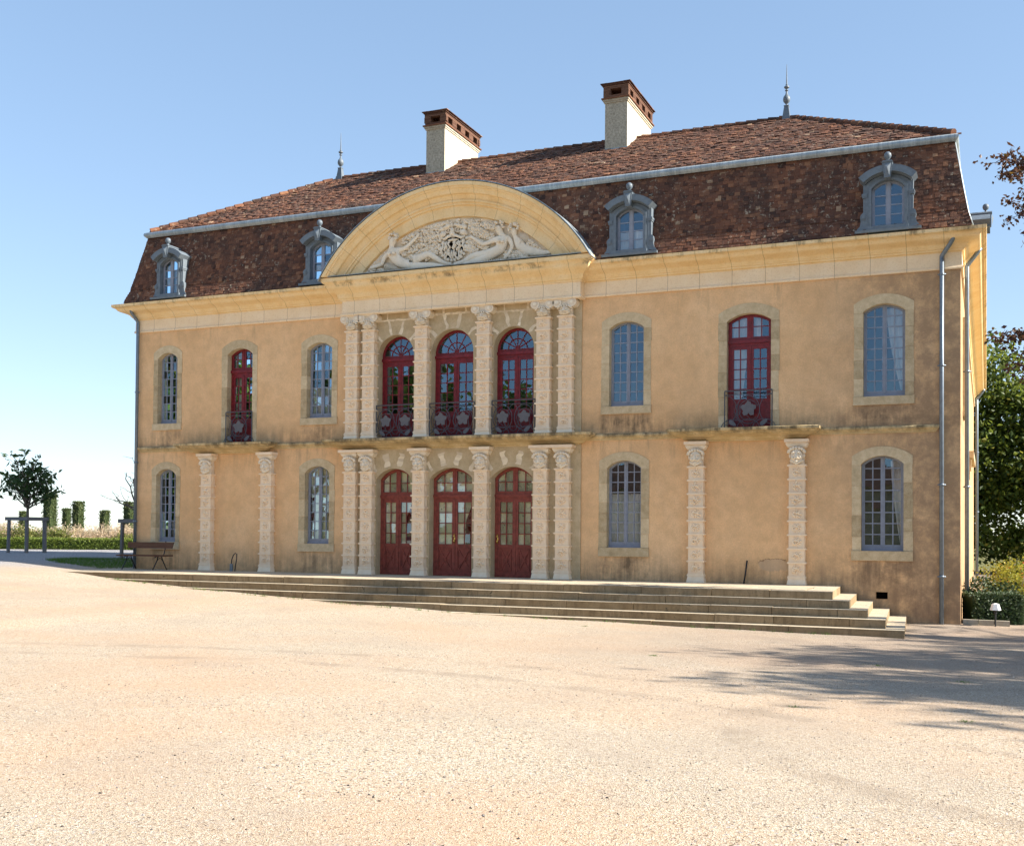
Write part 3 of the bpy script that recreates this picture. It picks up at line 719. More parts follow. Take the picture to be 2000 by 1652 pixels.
def make_pilaster(wide, z0, zsh, zcap, nblk, upper, seed):
    root = empty('carved_pilaster', (0, 0, 0), ROOT)
    b, s, hw, d = pilaster_parts(wide, z0, zsh, zcap, nblk, upper)
    b.build('pilaster_base', M['terra'], root); s.build('pilaster_shaft', M['terra'], root)
    c = MB(); mask_capital(c, hw, d, zsh, zcap, seed, upper); c.build('mask_capital', M['relief'], root, 55.)
    return root
lowP = [-5.56, -4.97, -3.16, -1.10, .78, 1.46]; sideP = [-11.06, -8.70, 5.32, 8.01]
upP = [-5.54, -4.94, -3.12, -1.06, .84, 1.52]
pl = make_pilaster(.41, .0, 3.17, 3.62, 8, False, 3)
for i, x in enumerate(lowP + sideP):
    o = pl if i == 0 else copy_tree(pl, ROOT); o.location = (x, -.05 if i < 6 else 0, .004)
    if i in (2, 5, 7, 9):                               # a second carved face among the capitals
        ch = [c for c in o.children if c.name.startswith('mask')][0]
        c2 = MB(); mask_capital(c2, .205, .20, 3.17, 3.62, 40 + i, False); n2 = c2.build('mask_capital', M['relief'], o, 55.); bpy.data.objects.remove(ch)
pu = make_pilaster(.41, 4.15, 7.54, 7.80, 9, True, 5)
for i, x in enumerate(upP):
    o = pu if i == 0 else copy_tree(pu, ROOT); o.location = (x, -.05, .004)
for a, b, y in [(-5.90, -4.66, -.40), (-3.48, -2.82, -.40), (-1.42, -.76, -.40), (.47, 1.80, -.40)] + [(x - .31, x + .31, -.34) for x in sideP]:
    m = MB(); m.box(a, b, y, .0, 3.745, 3.828, R.random()); m.build('pilaster_abacus', M['terra'], ROOT)

# ------------------------------------------------------------------ cornices and ledges
corn = [(-.1, 8.03), (.055, 8.03), (.07, 8.06), (.055, 8.10), (.035, 8.115), (.03, 8.48), (.08, 8.49), (.09, 8.535), (.12, 8.545), (.13, 8.575)]
for i in range(9):
    u = i / 8; corn.append((.15 + .33 * u - .045 * math.sin(u * 2 * PI), 8.585 + .21 * u))
corn += [(.50, 8.80), (.51, 8.82), (.56, 8.835), (.585, 8.855), (.60, 8.86), (.605, 8.945), (.30, 9.0), (-.1, 9.0)]
m = MB(); m.sweep([(WL, DEP), (WL, 0), (WR, 0), (WR, 32)], corn); m.build('cornice', M['cornice'], ROOT, 35.)
cc = [(-.1, 7.98), (.05, 7.98), (.065, 8.01), (.05, 8.05), (.02, 8.07), (.02, 8.44), (.06, 8.45), (.07, 8.50), (.10, 8.51), (.115, 8.55)]
for i in range(9):
    u = i / 8; cc.append((.13 + .26 * u - .04 * math.sin(u * 2 * PI), 8.57 + .30 * u))
cc += [(.41, 8.89), (.42, 8.92), (.46, 8.94), (.48, 8.965), (.50, 8.97), (.505, 9.09), (.2, 9.12), (-.1, 9.12)]
m = MB(); m.sweep([(BX0, .3), (BX0, -.34), (BX1 + .04, -.34), (BX1 + .04, .3)], cc); m.box(BX0 + .05, BX1 - .05, -.30, .2, 8.062, 9.1); m.build('central_entablature', M['cornice'], ROOT, 35.)
band = [(-.05, 3.94), (.03, 3.945), (.035, 3.985), (.06, 3.99), (.085, 4.03), (.12, 4.05), (.125, 4.095), (.10, 4.12), (-.05, 4.14)]
for a, b in ((-13.98, -5.9), (2.0, 11.40)):
    m = MB(); m.sweep([(a, .05), (a, 0), (b, 0), (b, .05)], band); m.build('string_course', M['ledge'], ROOT, 35.)
slab = [(-.05, 3.835), (.10, 3.835), (.105, 3.875), (.15, 3.885), (.17, 3.92)]
for i in range(6):
    u = i / 5; slab.append((.18 + .17 * u - .02 * math.sin(2 * PI * u), 3.925 + .10 * u))
slab += [(.37, 4.03), (.375, 4.05), (.43, 4.06), (.435, 4.125), (.40, 4.14), (-.05, 4.155)]
slab = [(p * 1.38 if p > .12 else p, z + (.02 if z > 4.05 else 0)) for p, z in slab]
for a, b in ((-11.50, -8.92), (-5.80, 1.82), (5.18, 8.04)):
    m = MB(); m.sweep([(a, .05), (a, 0), (b, 0), (b, .05)], slab); m.build('balcony_slab', M['ledge'], ROOT, 35.)

# ------------------------------------------------------------------ pediment
PED = empty('pediment', (0, 0, 0), ROOT); PX, PZ, PB = -1.92, 6.50, 9.12
prof = [(4.13, -.36), (4.15, -.50), (4.46, -.52), (4.47, -.585), (4.53, -.59), (4.54, -.64), (4.59, -.645), (4.60, -.61), (4.62, -.61)]
for i in range(8):
    u = i / 7; prof.append((4.63 + .25 * u + .045 * math.sin(u * 2 * PI), -.62 - .20 * u))
prof += [(4.89, -.83), (4.90, -.875), (4.945, -.88), (4.95, -.925), (5.06, -.935), (5.07, -.40), (5.07, .3)]
m = MB(); N = 56; k = len(prof); vs = []
for i in range(N + 1):
    for r, y in prof:
        tm = math.acos((PB - PZ) / r); a = -tm + 2 * tm * i / N; vs.append((PX + r * math.sin(a), y, PZ + r * math.cos(a)))
m.add(vs, [(i * k + j, (i + 1) * k + j, (i + 1) * k + j + 1, i * k + j + 1) for i in range(N) for j in range(k - 1)], .55)
for e in (0, N): m.add([vs[e * k + j] for j in range(k)] + [(vs[e * k][0], .3, PB)], [tuple(range(k + 1))], .5)
m.build('pediment_arch', M['pedi'], PED, 35.)
m = MB()
for i in range(N):
    q = []
    for r, y in ((5.075, -.955), (5.10, -.955), (5.10, 1.2), (5.075, 1.2)):
        tm = math.acos((PB - .12 - PZ) / r)
        for ii in (i, i + 1): a = -tm + 2 * tm * ii / N; q.append((PX + r * math.sin(a), y, PZ + r * math.cos(a)))
    m.quad(q[0], q[1], q[3], q[2]); m.quad(q[2], q[3], q[5], q[4])
m.box(PX - 4.30, PX + 4.30, -.87, -.30, 9.125, 9.14)
m.build('lead_flashing', M['zinc'], PED)
m = MB(); tm = math.acos((PB - PZ) / 4.14); poly = [(PX + 4.14 * math.sin(tm - 2 * tm * i / 40), PZ + 4.14 * math.cos(tm - 2 * tm * i / 40)) for i in range(41)]
m.prism(poly, -.39, .3, .6); m.build('tympanum', M['relief'], PED)
def skin(name, chains, parent, mat, ysc=.7):
    me = bpy.data.meshes.new(name); vs, es, rs, idx = [], [], [], {}
    for ch in chains:
        prev = None
        for p in ch:
            key = (p[0], p[1])
            if key not in idx: idx[key] = len(vs); vs.append((p[0], p[3] if len(p) > 3 else -.47, p[1])); rs.append(p[2])
            if prev is not None: es.append((prev, idx[key]))
            prev = idx[key]
    me.from_pydata(vs, es, []); o = bpy.data.objects.new(name, me); C.objects.link(o)
    sk = o.modifiers.new('s', 'SKIN'); sk.use_smooth_shade = True
    for i, r in enumerate(rs): me.skin_vertices[0].data[i].radius = (r * 1.30, r * 1.30)
    me.skin_vertices[0].data[0].use_root = True
    sb = o.modifiers.new('u', 'SUBSURF'); sb.levels = 2; sb.render_levels = 2
    dg = bpy.context.evaluated_depsgraph_get(); nm = bpy.data.meshes.new_from_object(o.evaluated_get(dg)); bpy.data.objects.remove(o)
    for v in nm.vertices: v.co.y = -.42 + (v.co.y + .42) * ysc
    nm.name = name; nm.materials.clear(); nm.materials.append(mat); nm.polygons.foreach_set('use_smooth', [True] * len(nm.polygons))
    a = nm.attributes.new('tint', 'FLOAT', 'FACE'); a.data.foreach_set('value', [.8] * len(nm.polygons))
    n = bpy.data.objects.new(name, nm); C.objects.link(n); n.parent = parent; return n
# reclining woman on the left, leaning back with knee raised
P1 = (-3.60, 9.36, .165, -.48)
f1 = skin('reclining_figure', [
    [P1, (-3.74, 9.45, .14, -.50), (-3.87, 9.57, .125, -.52), (-3.96, 9.74, .15, -.54), (-4.0, 9.86, .10, -.54), (-4.02, 9.95, .055, -.53), (-3.99, 10.06, .095, -.55), (-3.95, 10.17, .105, -.55), (-3.96, 10.24, .06, -.53)],
    [(-3.96, 9.74, .15, -.54), (-4.16, 9.76, .07, -.52), (-4.28, 9.62, .055, -.54), (-4.34, 9.44, .047, -.55), (-4.56, 9.40, .04, -.55), (-4.76, 9.36, .035, -.55)],
    [(-3.96, 9.74, .15, -.54), (-3.76, 9.83, .07, -.52), (-3.60, 9.84, .055, -.55), (-3.44, 9.93, .047, -.56), (-3.28, 10.05, .042, -.56), (-3.12, 10.19, .036, -.56), (-3.07, 10.27, .03, -.55)],
    [P1, (-3.38, 9.40, .13, -.55), (-3.05, 9.53, .10, -.56), (-2.72, 9.62, .078, -.57), (-2.55, 9.50, .07, -.57), (-2.32, 9.35, .05, -.56), (-2.16, 9.28, .04, -.55), (-1.98, 9.26, .03, -.55)],
    [P1, (-3.35, 9.29, .12, -.58), (-2.95, 9.26, .095, -.60), (-2.62, 9.25, .075, -.60), (-2.36, 9.22, .05, -.58), (-2.2, 9.20, .04, -.57)]], PED, M['relief'])
# reclining woman on the right, seen from the side with arm stretched to the vine
P2 = (-.58, 9.42, .165, -.50)
f2 = skin('reclining_figure', [
    [P2, (-.45, 9.52, .14, -.52), (-.37, 9.63, .125, -.53), (-.34, 9.78, .145, -.55), (-.35, 9.90, .10, -.54), (-.38, 9.98, .055, -.54), (-.44, 10.07, .09, -.56), (-.48, 10.17, .10, -.56), (-.45, 10.24, .06, -.54)],
    [(-.34, 9.78, .145, -.55), (-.55, 9.85, .068, -.55), (-.75, 9.78, .055, -.57), (-.96, 9.73, .048, -.57), (-1.12, 9.84, .042, -.57), (-1.30, 9.97, .035, -.56), (-1.38, 10.02, .03, -.55)],
    [(-.34, 9.78, .145, -.55), (-.18, 9.86, .07, -.52), (-.08, 9.72, .055, -.53), (-.04, 9.57, .048, -.54), (-.14, 9.40, .042, -.55), (-.30, 9.25, .036, -.55)],
    [P2, (-.80, 9.42, .13, -.56), (-1.08, 9.42, .105, -.57), (-1.32, 9.42, .082, -.58), (-1.45, 9.33, .07, -.57), (-1.60, 9.28, .05, -.56), (-1.78, 9.26, .04, -.55), (-1.92, 9.25, .03, -.55)],
    [P2, (-.85, 9.31, .12, -.58), (-1.15, 9.27, .09, -.59), (-1.4, 9.23, .06, -.58), (-1.6, 9.20, .045, -.57)]], PED, M['relief'])
P3 = (.44, 9.44, .11, -.45)
f3 = skin('reclining_figure', [
    [P3, (.30, 9.50, .10, -.47), (.17, 9.60, .10, -.48), (.09, 9.73, .11, -.48), (.06, 9.83, .07, -.48), (.03, 9.90, .045, -.49), (.0, 9.98, .075, -.51), (-.01, 10.07, .09, -.51), (.02, 10.14, .05, -.5)],
    [P3, (.66, 9.38, .09, -.47), (.85, 9.34, .07, -.48), (1.0, 9.33, .05, -.48), (1.16, 9.34, .035, -.48), (1.24, 9.37, .025, -.48)],
    [(.09, 9.73, .11, -.48), (.24, 9.68, .055, -.48), (.36, 9.56, .045, -.5), (.52, 9.43, .04, -.52), (.70, 9.29, .033, -.52)]], PED, M['relief'])
m = MB()
def bumps(x0, z0, x1, z1, n, wd, sz=.04):
    for i in range(n):
        u = R.random(); q = R.uniform(-1, 1) * wd; d = Vector((x1 - x0, z1 - z0)).normalized()
        x, z = x0 + (x1 - x0) * u - d.y * q, z0 + (z1 - z0) * u + d.x * q
        if (x - PX) ** 2 + (z - PZ) ** 2 > 4.05 ** 2 or z < 9.17: continue
        m.ball((x, -.41 - R.uniform(0, .05), z), sz * R.uniform(.6, 1.25), sz * R.uniform(1., 2.), sz * R.uniform(.6, 1.2), R.uniform(.2, .9), 6, 4, Matrix.Rotation(R.uniform(0, 3), 3, 'Y'))
for a in ((-2.3, 10.38, -3.5, 10.33), (-2.37, 10.22, -3.75, 10.10), (-2.4, 10.12, -3.72, 9.72), (-2.45, 9.9, -3.4, 9.52), (-2.5, 9.72, -2.9, 9.52), (-1.6, 10.53, -.85, 10.56), (-1.45, 10.34, -.55, 10.27), (-1.4, 10.2, -.62, 9.92), (-1.45, 10.0, -.85, 9.62), (.42, 9.66, 1.15, 9.42), (-2.7, 10.48, -2.1, 10.6), (-4.12, 10.08, -4.95, 9.3), (-4.3, 9.75, -4.75, 9.35), (-1.5, 9.75, -1.2, 9.52), (-.3, 9.4, .3, 9.3), (.1, 9.45, .4, 9.25)): bumps(*a, 120, .105, .046)
bumps(-4.9, 9.22, -4.3, 9.26, 60, .06); bumps(-.65, 10.22, -.3, 10.28, 40, .05, .045); bumps(-.02, 10.16, .33, 10.02, 50, .06, .045); bumps(-4.12, 10.2, -3.85, 10.3, 36, .05, .045)
for hx, hz in ((-3.95, 10.20), (-.47, 10.20), (.0, 10.10)):
    for i in range(22):
        a = R.uniform(-.4, PI + .4); q = R.uniform(.10, .16); m.ball((hx + .03 + q * math.cos(a), -.50 - R.uniform(0, .12), hz + q * math.sin(a)), .045, .05, .035, R.uniform(.3, .8), 6, 4, Matrix.Rotation(a, 3, 'Y'))
for bx_, bz in ((-3.86, 9.72), (-4.03, 9.71), (-.42, 9.76), (-.30, 9.74)): m.ball((bx_, -.64, bz), .062, .06, .062, .85)
for fx, fz, sx in ((-3.86, 10.15, 1), (-.56, 10.14, -1), (-.09, 10.05, -1)):
    m.ball((fx + sx * .02, -.62, fz), .028, .03, .045, .9, 6, 4); m.ball((fx - sx * .02, -.62, fz - .07), .035, .025, .014, .6, 6, 4)
    for q in (-.035, .045): m.ball((fx - sx * q, -.63, fz + .045), .03, .02, .012, .8, 6, 4)
for k in range(14):    # cloth folds under the reclining women
    x = -3.4 + k * .09; m.tube([(x, -.55, 9.24), (x + .05, -.60, 9.19), (x + .13, -.57, 9.15)], .018, 4, .7)
    x = -1.3 + k * .07; m.tube([(x, -.55, 9.26), (x + .04, -.60, 9.2), (x + .10, -.57, 9.15)], .016, 4, .7)
for k in range(9): m.tube([(.18 + k * .025, -.43, 10.02), (.19 + k * .03, -.44, 9.86), (.20 + k * .034, -.43, 9.70 - R.uniform(0, .06))], .012, 4, .7)
for k in range(10): m.tube([(-4.35 + .05 * k, -.42, 9.56 - .02 * k), (-4.28 + .05 * k, -.47, 9.42 - .015 * k), (-4.25 + .06 * k, -.43, 9.25)], .018, 4, .6)
m.build('vine_garland', M['relief'], PED, True)
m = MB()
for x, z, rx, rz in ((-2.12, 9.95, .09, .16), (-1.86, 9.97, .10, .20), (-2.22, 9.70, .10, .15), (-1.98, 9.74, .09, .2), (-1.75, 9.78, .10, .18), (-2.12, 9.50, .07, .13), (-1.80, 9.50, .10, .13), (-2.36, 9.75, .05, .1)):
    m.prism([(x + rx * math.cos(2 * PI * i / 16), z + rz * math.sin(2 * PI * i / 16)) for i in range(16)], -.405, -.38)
m.build('openwork_void', M['void'], PED)  # black discs carry the shade of the carving's openings in their colour
m = MB()
for s, cx in ((-1, -2.12), (1, -1.80)):
    m.circle(cx, -.47, 10.27, .10, .065, .030, 14); m.ball((cx, -.46, 10.27), .035, .04, .03, .9)
    m.ball((cx + s * .17, -.47, 10.17), .12, .08, .09, .7); m.ball((cx + s * .20, -.46, 10.33), .10, .07, .07, .6); m.ball((cx + s * .03, -.48, 10.38), .16, .08, .05, .8, 8, 5, Matrix.Rotation(s * .3, 3, 'Y'))
    m.tube([(-1.96 + s * .02, -.52, 10.10), (-1.96 + s * .14, -.53, 10.07), (-1.96 + s * .27, -.50, 10.01), (-1.96 + s * .36, -.47, 10.05), (-1.96 + s * .40, -.45, 10.14)], [.05, .045, .04, .03, .02], 7, .8)
    m.ball((-1.96 + s * .33, -.46, 9.90), .06, .06, .09, .5); m.ball((-1.96 + s * .40, -.45, 9.74), .06, .06, .09, .7)
m.ball((-1.96, -.52, 10.21), .06, .09, .12, .9); m.ball((-1.96, -.53, 10.14), .095, .08, .055, .9); m.ball((-1.96, -.48, 9.97), .20, .06, .035, .8)
for i in range(9):
    x = -2.33 + .092 * i + R.uniform(-.02, .02); z = 9.95 - .25 * ((x + 1.96) / .42) ** 2 * .4; L = R.uniform(.16, .30); b = R.choice((-1, 1)) * R.uniform(.03, .07)
    m.tube([(x, -.47, z), (x + b, -.51, z - L * .35), (x - b * .4, -.50, z - L * .75), (x + b * .9, -.46, z - L)], [.036, .030, .034, .018], 6, .5 + .04 * i)
    if i % 2: m.ball((x + b, -.49, z - L * 1.05), .055, .05, .04, R.uniform(.4, .9), 6, 4, Matrix.Rotation(b * 12, 3, 'Y'))
for i in range(8):
    x = -2.24 + .08 * i + R.uniform(-.02, .02); b = R.uniform(-.06, .06); z = 9.66 + R.uniform(-.05, .04)
    m.tube([(x, -.46, z), (x + b, -.50, z - .10), (x - b, -.48, z - .22), (x * .8 - .39, -.45, 9.36 + R.uniform(0, .05))], [.026, .032, .028, .02], 6, .6)
for i in range(16):
    a = R.uniform(0, 2 * PI); q = R.uniform(.2, 1); m.ball((-1.98 + .36 * q * math.cos(a), -.47, 9.70 + .32 * q * math.sin(a)), .048, .05, .036, R.uniform(.3, .9), 6, 4, Matrix.Rotation(R.uniform(0, 3), 3, 'Y'))
for i in range(26):
    a = 2 * PI * i / 26; m.ball((-1.96 + .46 * math.cos(a), -.45, 9.86 + .58 * math.sin(a) * (.98 if a < PI else .85)), .07, .06, .05, R.uniform(.3, .9), 6, 4, Matrix.Rotation(-a, 3, 'Y'))
for i in range(18): m.ball((-1.96 + R.uniform(-.34, .34), -.44, 10.40 + R.uniform(-.02, .17)), .06, .055, .045, R.uniform(.3, .9), 6, 4)
m.build('foliage_mask', M['relief'], PED, True)

# ------------------------------------------------------------------ roof
YB, ZBK, YR, ZR = .20, 11.50, 4.80, 14.20
XL_B, XR_B, XL_R, XR_R = -13.86, 11.83, -9.30, 7.05
mp = [(-.42, 9.0), (-.28, 9.36), (-.16, 9.85), (-.0255, 10.448), (.20, 11.45)]
DORM = [(-12.52, .90), (-6.60, .95), (3.47, 1.0), (10.29, 1.0)]
def in_dormer(x, z): return z < 10.38 and any(abs(x - c) < .53 * k for c, k in DORM)          # front profile (y, z)
def mans(z):
    for (a, b), (c, d) in zip(mp, mp[1:]):
        if z <= d: return a + (c - a) * (z - b) / (d - b)
    return mp[-1][0]
def xl(z): return -14.42 + (mans(z) + .42) * .88
def xr(z): return 12.26 - (mans(z) + .42) * .72
def put_tile(m, P, U, S, Nn, w, L, th):
    """P = lower middle; U along, S up-slope, Nn outwards"""
    a = R.gauss(0, .018); tl = R.gauss(.0, .012); j = R.uniform(-.004, .006)
    U2 = (U + S * a).normalized(); S2 = (S - U * a + Nn * (-.055 + tl)).normalized(); N2 = U2.cross(S2)
    if N2.dot(Nn) < 0: N2 = -N2
    P = P + Nn * (.024 + j); c = R.gauss(.47, .21); c = min(1, max(0, c))
    h = U2 * (w * .5); lo = P - h, P + h; v = []
    v = [lo[0], lo[1], lo[1] + S2 * L, lo[0] + S2 * L]
    v = [tuple(q - N2 * th) for q in v] + [tuple(q) for q in v]
    m.add(v, [(4, 5, 6, 7), (0, 1, 5, 4), (1, 2, 6, 5), (3, 0, 4, 7)], c)
m = MB(); seg = [(mp[i], mp[i + 1]) for i in range(4)]
exp = .096; s_acc = 0.
for (a, b) in seg:
    d = Vector((0, b[0] - a[0], b[1] - a[1])); Ls = d.length; d.normalize(); nn = Vector((0, -d.z, d.y))
    s0 = s_acc
    while s0 < Ls:
        y, z = a[0] + d.y * s0, a[1] + d.z * s0; x = xl(z); e = xr(z); first = True
        while x < e - .02:
            w = R.uniform(.125, .162) * (R.uniform(.5, 1) if first else 1); first = False; w = min(w, e - x); xm = x + w / 2
            if not in_dormer(xm, z): put_tile(m, Vector((xm, y, z + R.gauss(0, .006))), Vector((1, 0, 0)), d, nn, w - .005, .15, .013)
            x += w
        s0 += exp
    s_acc = s0 - Ls
for i in range(4):
    (a, b), (c, d) = mp[i], mp[i + 1]
    cuts = [None] + [q for cx, k in DORM for q in (cx - .48 * k, cx + .48 * k)] + [None] if i < 3 else [None, None]
    for q in range(0, len(cuts), 2):
        p0, p1 = cuts[q], cuts[q + 1]
        m.quad((xl(b) if p0 is None else p0, a, b), (xr(b) if p1 is None else p1, a, b), (xr(d) if p1 is None else p1, c, d), (xl(d) if p0 is None else p0, c, d), .3)
    m.quad((xr(b), a, b), (xr(b), 32.3, b), (xr(d), 32.3 - (c + .42), d), (xr(d), c, d), .5)
    m.quad((xl(b), DEP + .3, b), (xl(b), a, b), (xl(d), c, d), (xl(d), DEP - (c + .1), d), .5)
# right flank tiles
for i in range(4):
    (a, b), (c, d) = mp[i], mp[i + 1]
    D = Vector((xr(d) - xr(b), 0, d - b)); Ls = D.length; D.normalize(); s0 = 0
    while s0 < Ls:
        z = b + D.z * s0; y = mans(z)
        while y < 6.5:
            w = .17; put_tile(m, Vector((xr(z), y + w / 2, z)), Vector((0, 1, 0)), D, Vector((D.z, 0, -D.x)), w - .006, .15, .013); y += w
        s0 += exp
m.build('mansard_roof', M['tile'], ROOT)
m = MB(); up = Vector((0, YR - YB, ZR - ZBK)); Ls = up.length; up.normalize(); nn = Vector((0, -up.z, up.y)); s0 = -.08
while s0 < Ls - .02:
    f = max(0, s0 / Ls); y, z = YB + up.y * s0, ZBK + up.z * s0; x = XL_B + (XL_R - XL_B) * f - R.random() * .16; e = XR_B + (XR_R - XR_B) * f
    if s0 < 0: x -= .05; e += .05
    while x < e:
        w = R.uniform(.125, .165); put_tile(m, Vector((x + w / 2, y, z + R.gauss(0, .012))), Vector((1, 0, 0)), (up + Vector((0, 0, R.gauss(0, .035)))).normalized(), nn, w - .006, .16, .015); x += w
    s0 += .100
def pt(x, y, z): return (x, y, z)
m.quad((XL_B, YB, ZBK), (XR_B, YB, ZBK), (XR_R, YR, ZR), (XL_R, YR, ZR), .25)
m.add([(XL_B, YB, ZBK), (XL_R, YR, ZR), (XL_B, 9.4, ZBK)], [(0, 1, 2)]); m.quad((XR_B, YB, ZBK), (XR_B, 32, ZBK), (XR_R, 28, ZR), (XR_R, YR, ZR))
m.quad((XL_B, 9.4, ZBK), (XL_R, YR, ZR), (XR_R, YR, ZR), (2.3, 9.4, ZBK)); m.quad((2.3, 9.4, ZBK), (XR_R, YR, ZR), (XR_R, 28, ZR), (2.3, 32, ZBK)); m.add([(2.3, 32, ZBK), (XR_R, 28, ZR), (XR_B, 32, ZBK)], [(0, 1, 2)])
def ridge(a, b, st=.34):
    a, b = Vector(a), Vector(b); n = int((b - a).length / st); d = (b - a).normalized()
    for i in range(n):
        p = a + d * (i * st); q = p + d * (st * 1.12) + Vector((0, 0, -.02)); m.tube([p + Vector((0, 0, .02)), q + Vector((0, 0, .02))], [.098, .08], 8, min(1, max(0, R.gauss(.5, .2))))
ridge((XL_R, YR, ZR), (XR_R, YR, ZR)); ridge((XR_B, YB, ZBK + .05), (XR_R, YR, ZR)); ridge((XL_B, YB, ZBK + .05), (XL_R, YR, ZR))
m.build('upper_roof', M['tile2'], ROOT)
m = MB(); zf = [(.0, 11.30), (.035, 11.30), (.05, 11.32)] + [(.05 + .055 * math.sin(PI * u / 6), 11.33 + .15 * (1 - math.cos(PI * u / 6)) / 2) for u in range(1, 7)] + [(.0, 11.50)]
m.sweep([(XL_B - .02, 9), (XL_B - .02, .10), (XR_B + .02, .10), (XR_B + .02, 31)], zf); m.build('zinc_flashing', M['zinc'], ROOT, 40.)
m = MB(); m.tube([(xr(z) + .02, mans(z) + .02, z) for _, z in mp], .03, 6); m.build('hip_flashing', M['zinc'], ROOT, True)

def dormer(xc, k, glass):
    root = empty('dormer_window', (xc, 0, 0), ROOT)
    m = MB(); yf = -.40; yb = .45; H = .72 * k
    hw, zb, zs, za = .40 * k, 9.19, 10.16, 10.36
    zc, r, inn = arc(0, hw, zs, za, 12)
    _, _, outt = arc(0, .54 * k, 10.28, 10.50, 12)
    m.ring([(.54 * k, 9.12)] + outt + [(-.54 * k, 9.12)], [(hw, 9.12)] + inn + [(-hw, 9.12)], yf, yb, .5, False)
    m.ring([(.47 * k, 9.12)] + arc(0, .47 * k, 10.20, 10.42, 12)[2] + [(-.47 * k, 9.12)], [(hw, 9.12)] + inn + [(-hw, 9.12)], yf - .035, yf, .5, False)
    for s in (-1, 1):
        m.box(*sorted((s * .54 * k, s * .605 * k)), yf + .02, yb, 9.55, 10.34)
        m.box(*sorted((s * .50 * k, s * .64 * k)), yf - .02, yb, 10.0, 10.055); m.box(*sorted((s * .50 * k, s * .625 * k)), yf - .01, yb, 9.95, 10.0)
        poly = [(s * .54 * k, 9.10), (s * .76 * k, 9.10), (s * .75 * k, 9.16), (s * .69 * k, 9.23), (s * .665 * k, 9.34), (s * .68 * k, 9.44), (s * .66 * k, 9.53), (s * .60 * k, 9.58), (s * .54 * k, 9.56)]
        m.prism(poly if s > 0 else poly[::-1], yf + .01, yb)
        for rr, dd in ((.075, .02), (.045, .032)): m.prism([(s * .605 * k + rr * math.cos(2 * PI * i / 14), 9.46 + rr * math.sin(2 * PI * i / 14)) for i in range(14)], yf + .01 - dd, yf + .02)
    for r0, r1, y0 in (((.70, 10.43, 10.70), (.58, 10.30, 10.53), -.60), ((.655, 10.385, 10.645), (.58, 10.30, 10.52), -.53), ((.62, 10.34, 10.60), (.56, 10.28, 10.51), -.47)):
        m.ring(arc(0, r0[0] * k, r0[1], r0[2], 14)[2], arc(0, r1[0] * k, r1[1], r1[2], 14)[2], y0, yb, .5, False)
    m.prism([(-.075, 10.36), (.075, 10.36), (.125, 10.745), (-.125, 10.745)], -.63, .2); m.prism([(-.14, 10.745), (.14, 10.745), (.10, 10.79), (-.10, 10.79)], -.65, .2)
    m.add([(-.05, -.64, 10.40), (.05, -.64, 10.40), (.09, -.64, 10.71), (-.09, -.64, 10.71), (0, -.69, 10.60)], [(0, 1, 4), (1, 2, 4), (2, 3, 4), (3, 0, 4)])
    m.box(-.80 * k, .80 * k, yf - .10, yb, 9.03, 9.10); m.box(-.50 * k, .50 * k, yf - .06, yb, 9.10, 9.19)
    m.build('dormer_surround', M['dorm'], root, 30.)
    b = MB(); b.lathe([(.05, 0), (.035, .03), (.03, .06), (.07, .09), (.092, .15), (.085, .205), (.05, .245), (0, .255)], 0, -.48, 10.79, 14); b.build('ball_finial', M['dorm'], root, True)
    w = MB(); y = -.26; fw = .05
    w.ring(opening(0, hw, zb, zs, za, 12), inset(0, hw, zb, zs, za, fw, .06, 12), y, y + .07)
    top = lambda x: arch_z(0, hw, zs, za, x) - .01
    w.box(-.045, .045, y - .01, y + .05, zb + .05, za - .02); z0 = zb + .07; zz = [z0 + (zs - z0) * i / 3.65 for i in range(4)]; xs = []
    for s in (-1, 1):
        a, c = sorted((s * .045, s * (hw - fw))); xs.append((a, c)); w.box(a, a + .02, y, y + .04, z0 - .02, top(a) - .03); w.box(c - .02, c, y, y + .04, z0 - .02, top(c) - .03)
        for q in zz[1:]: w.box(a, c, y + .004, y + .035, q - .014, q + .014)
    w.build('dormer_casement', M['bluef'], root)
    [pane_grid([q], zz + [za], top, y + .02).build('pane', M['glass'], root) for q in xs]
    v = MB(); v.box(-hw - .02, hw + .02, .90, .94, 9.1, 10.5); v.box(-hw - .04, -hw - .02, .44, .94, 9.1, 10.5); v.box(hw + .02, hw + .04, .44, .94, 9.1, 10.5); v.box(-hw - .04, hw + .04, .44, .94, 10.5, 10.54); v.build('dormer_room', M['dark'], root)
    if glass: drape(-hw + .02, hw - .02, zb + .05, zb + .05 + glass, y + .12, M['drape'], root)
    return root
for (x, k), g in zip(DORM, (.95, .48, .52, 0)): dormer(x, k, g)
# dormer on the right flank, seen edge-on
dd = dormer(0, .95, 0); dd.rotation_euler = (0, 0, PI / 2); dd.location = (12.28 - .18, 5.2, 0)

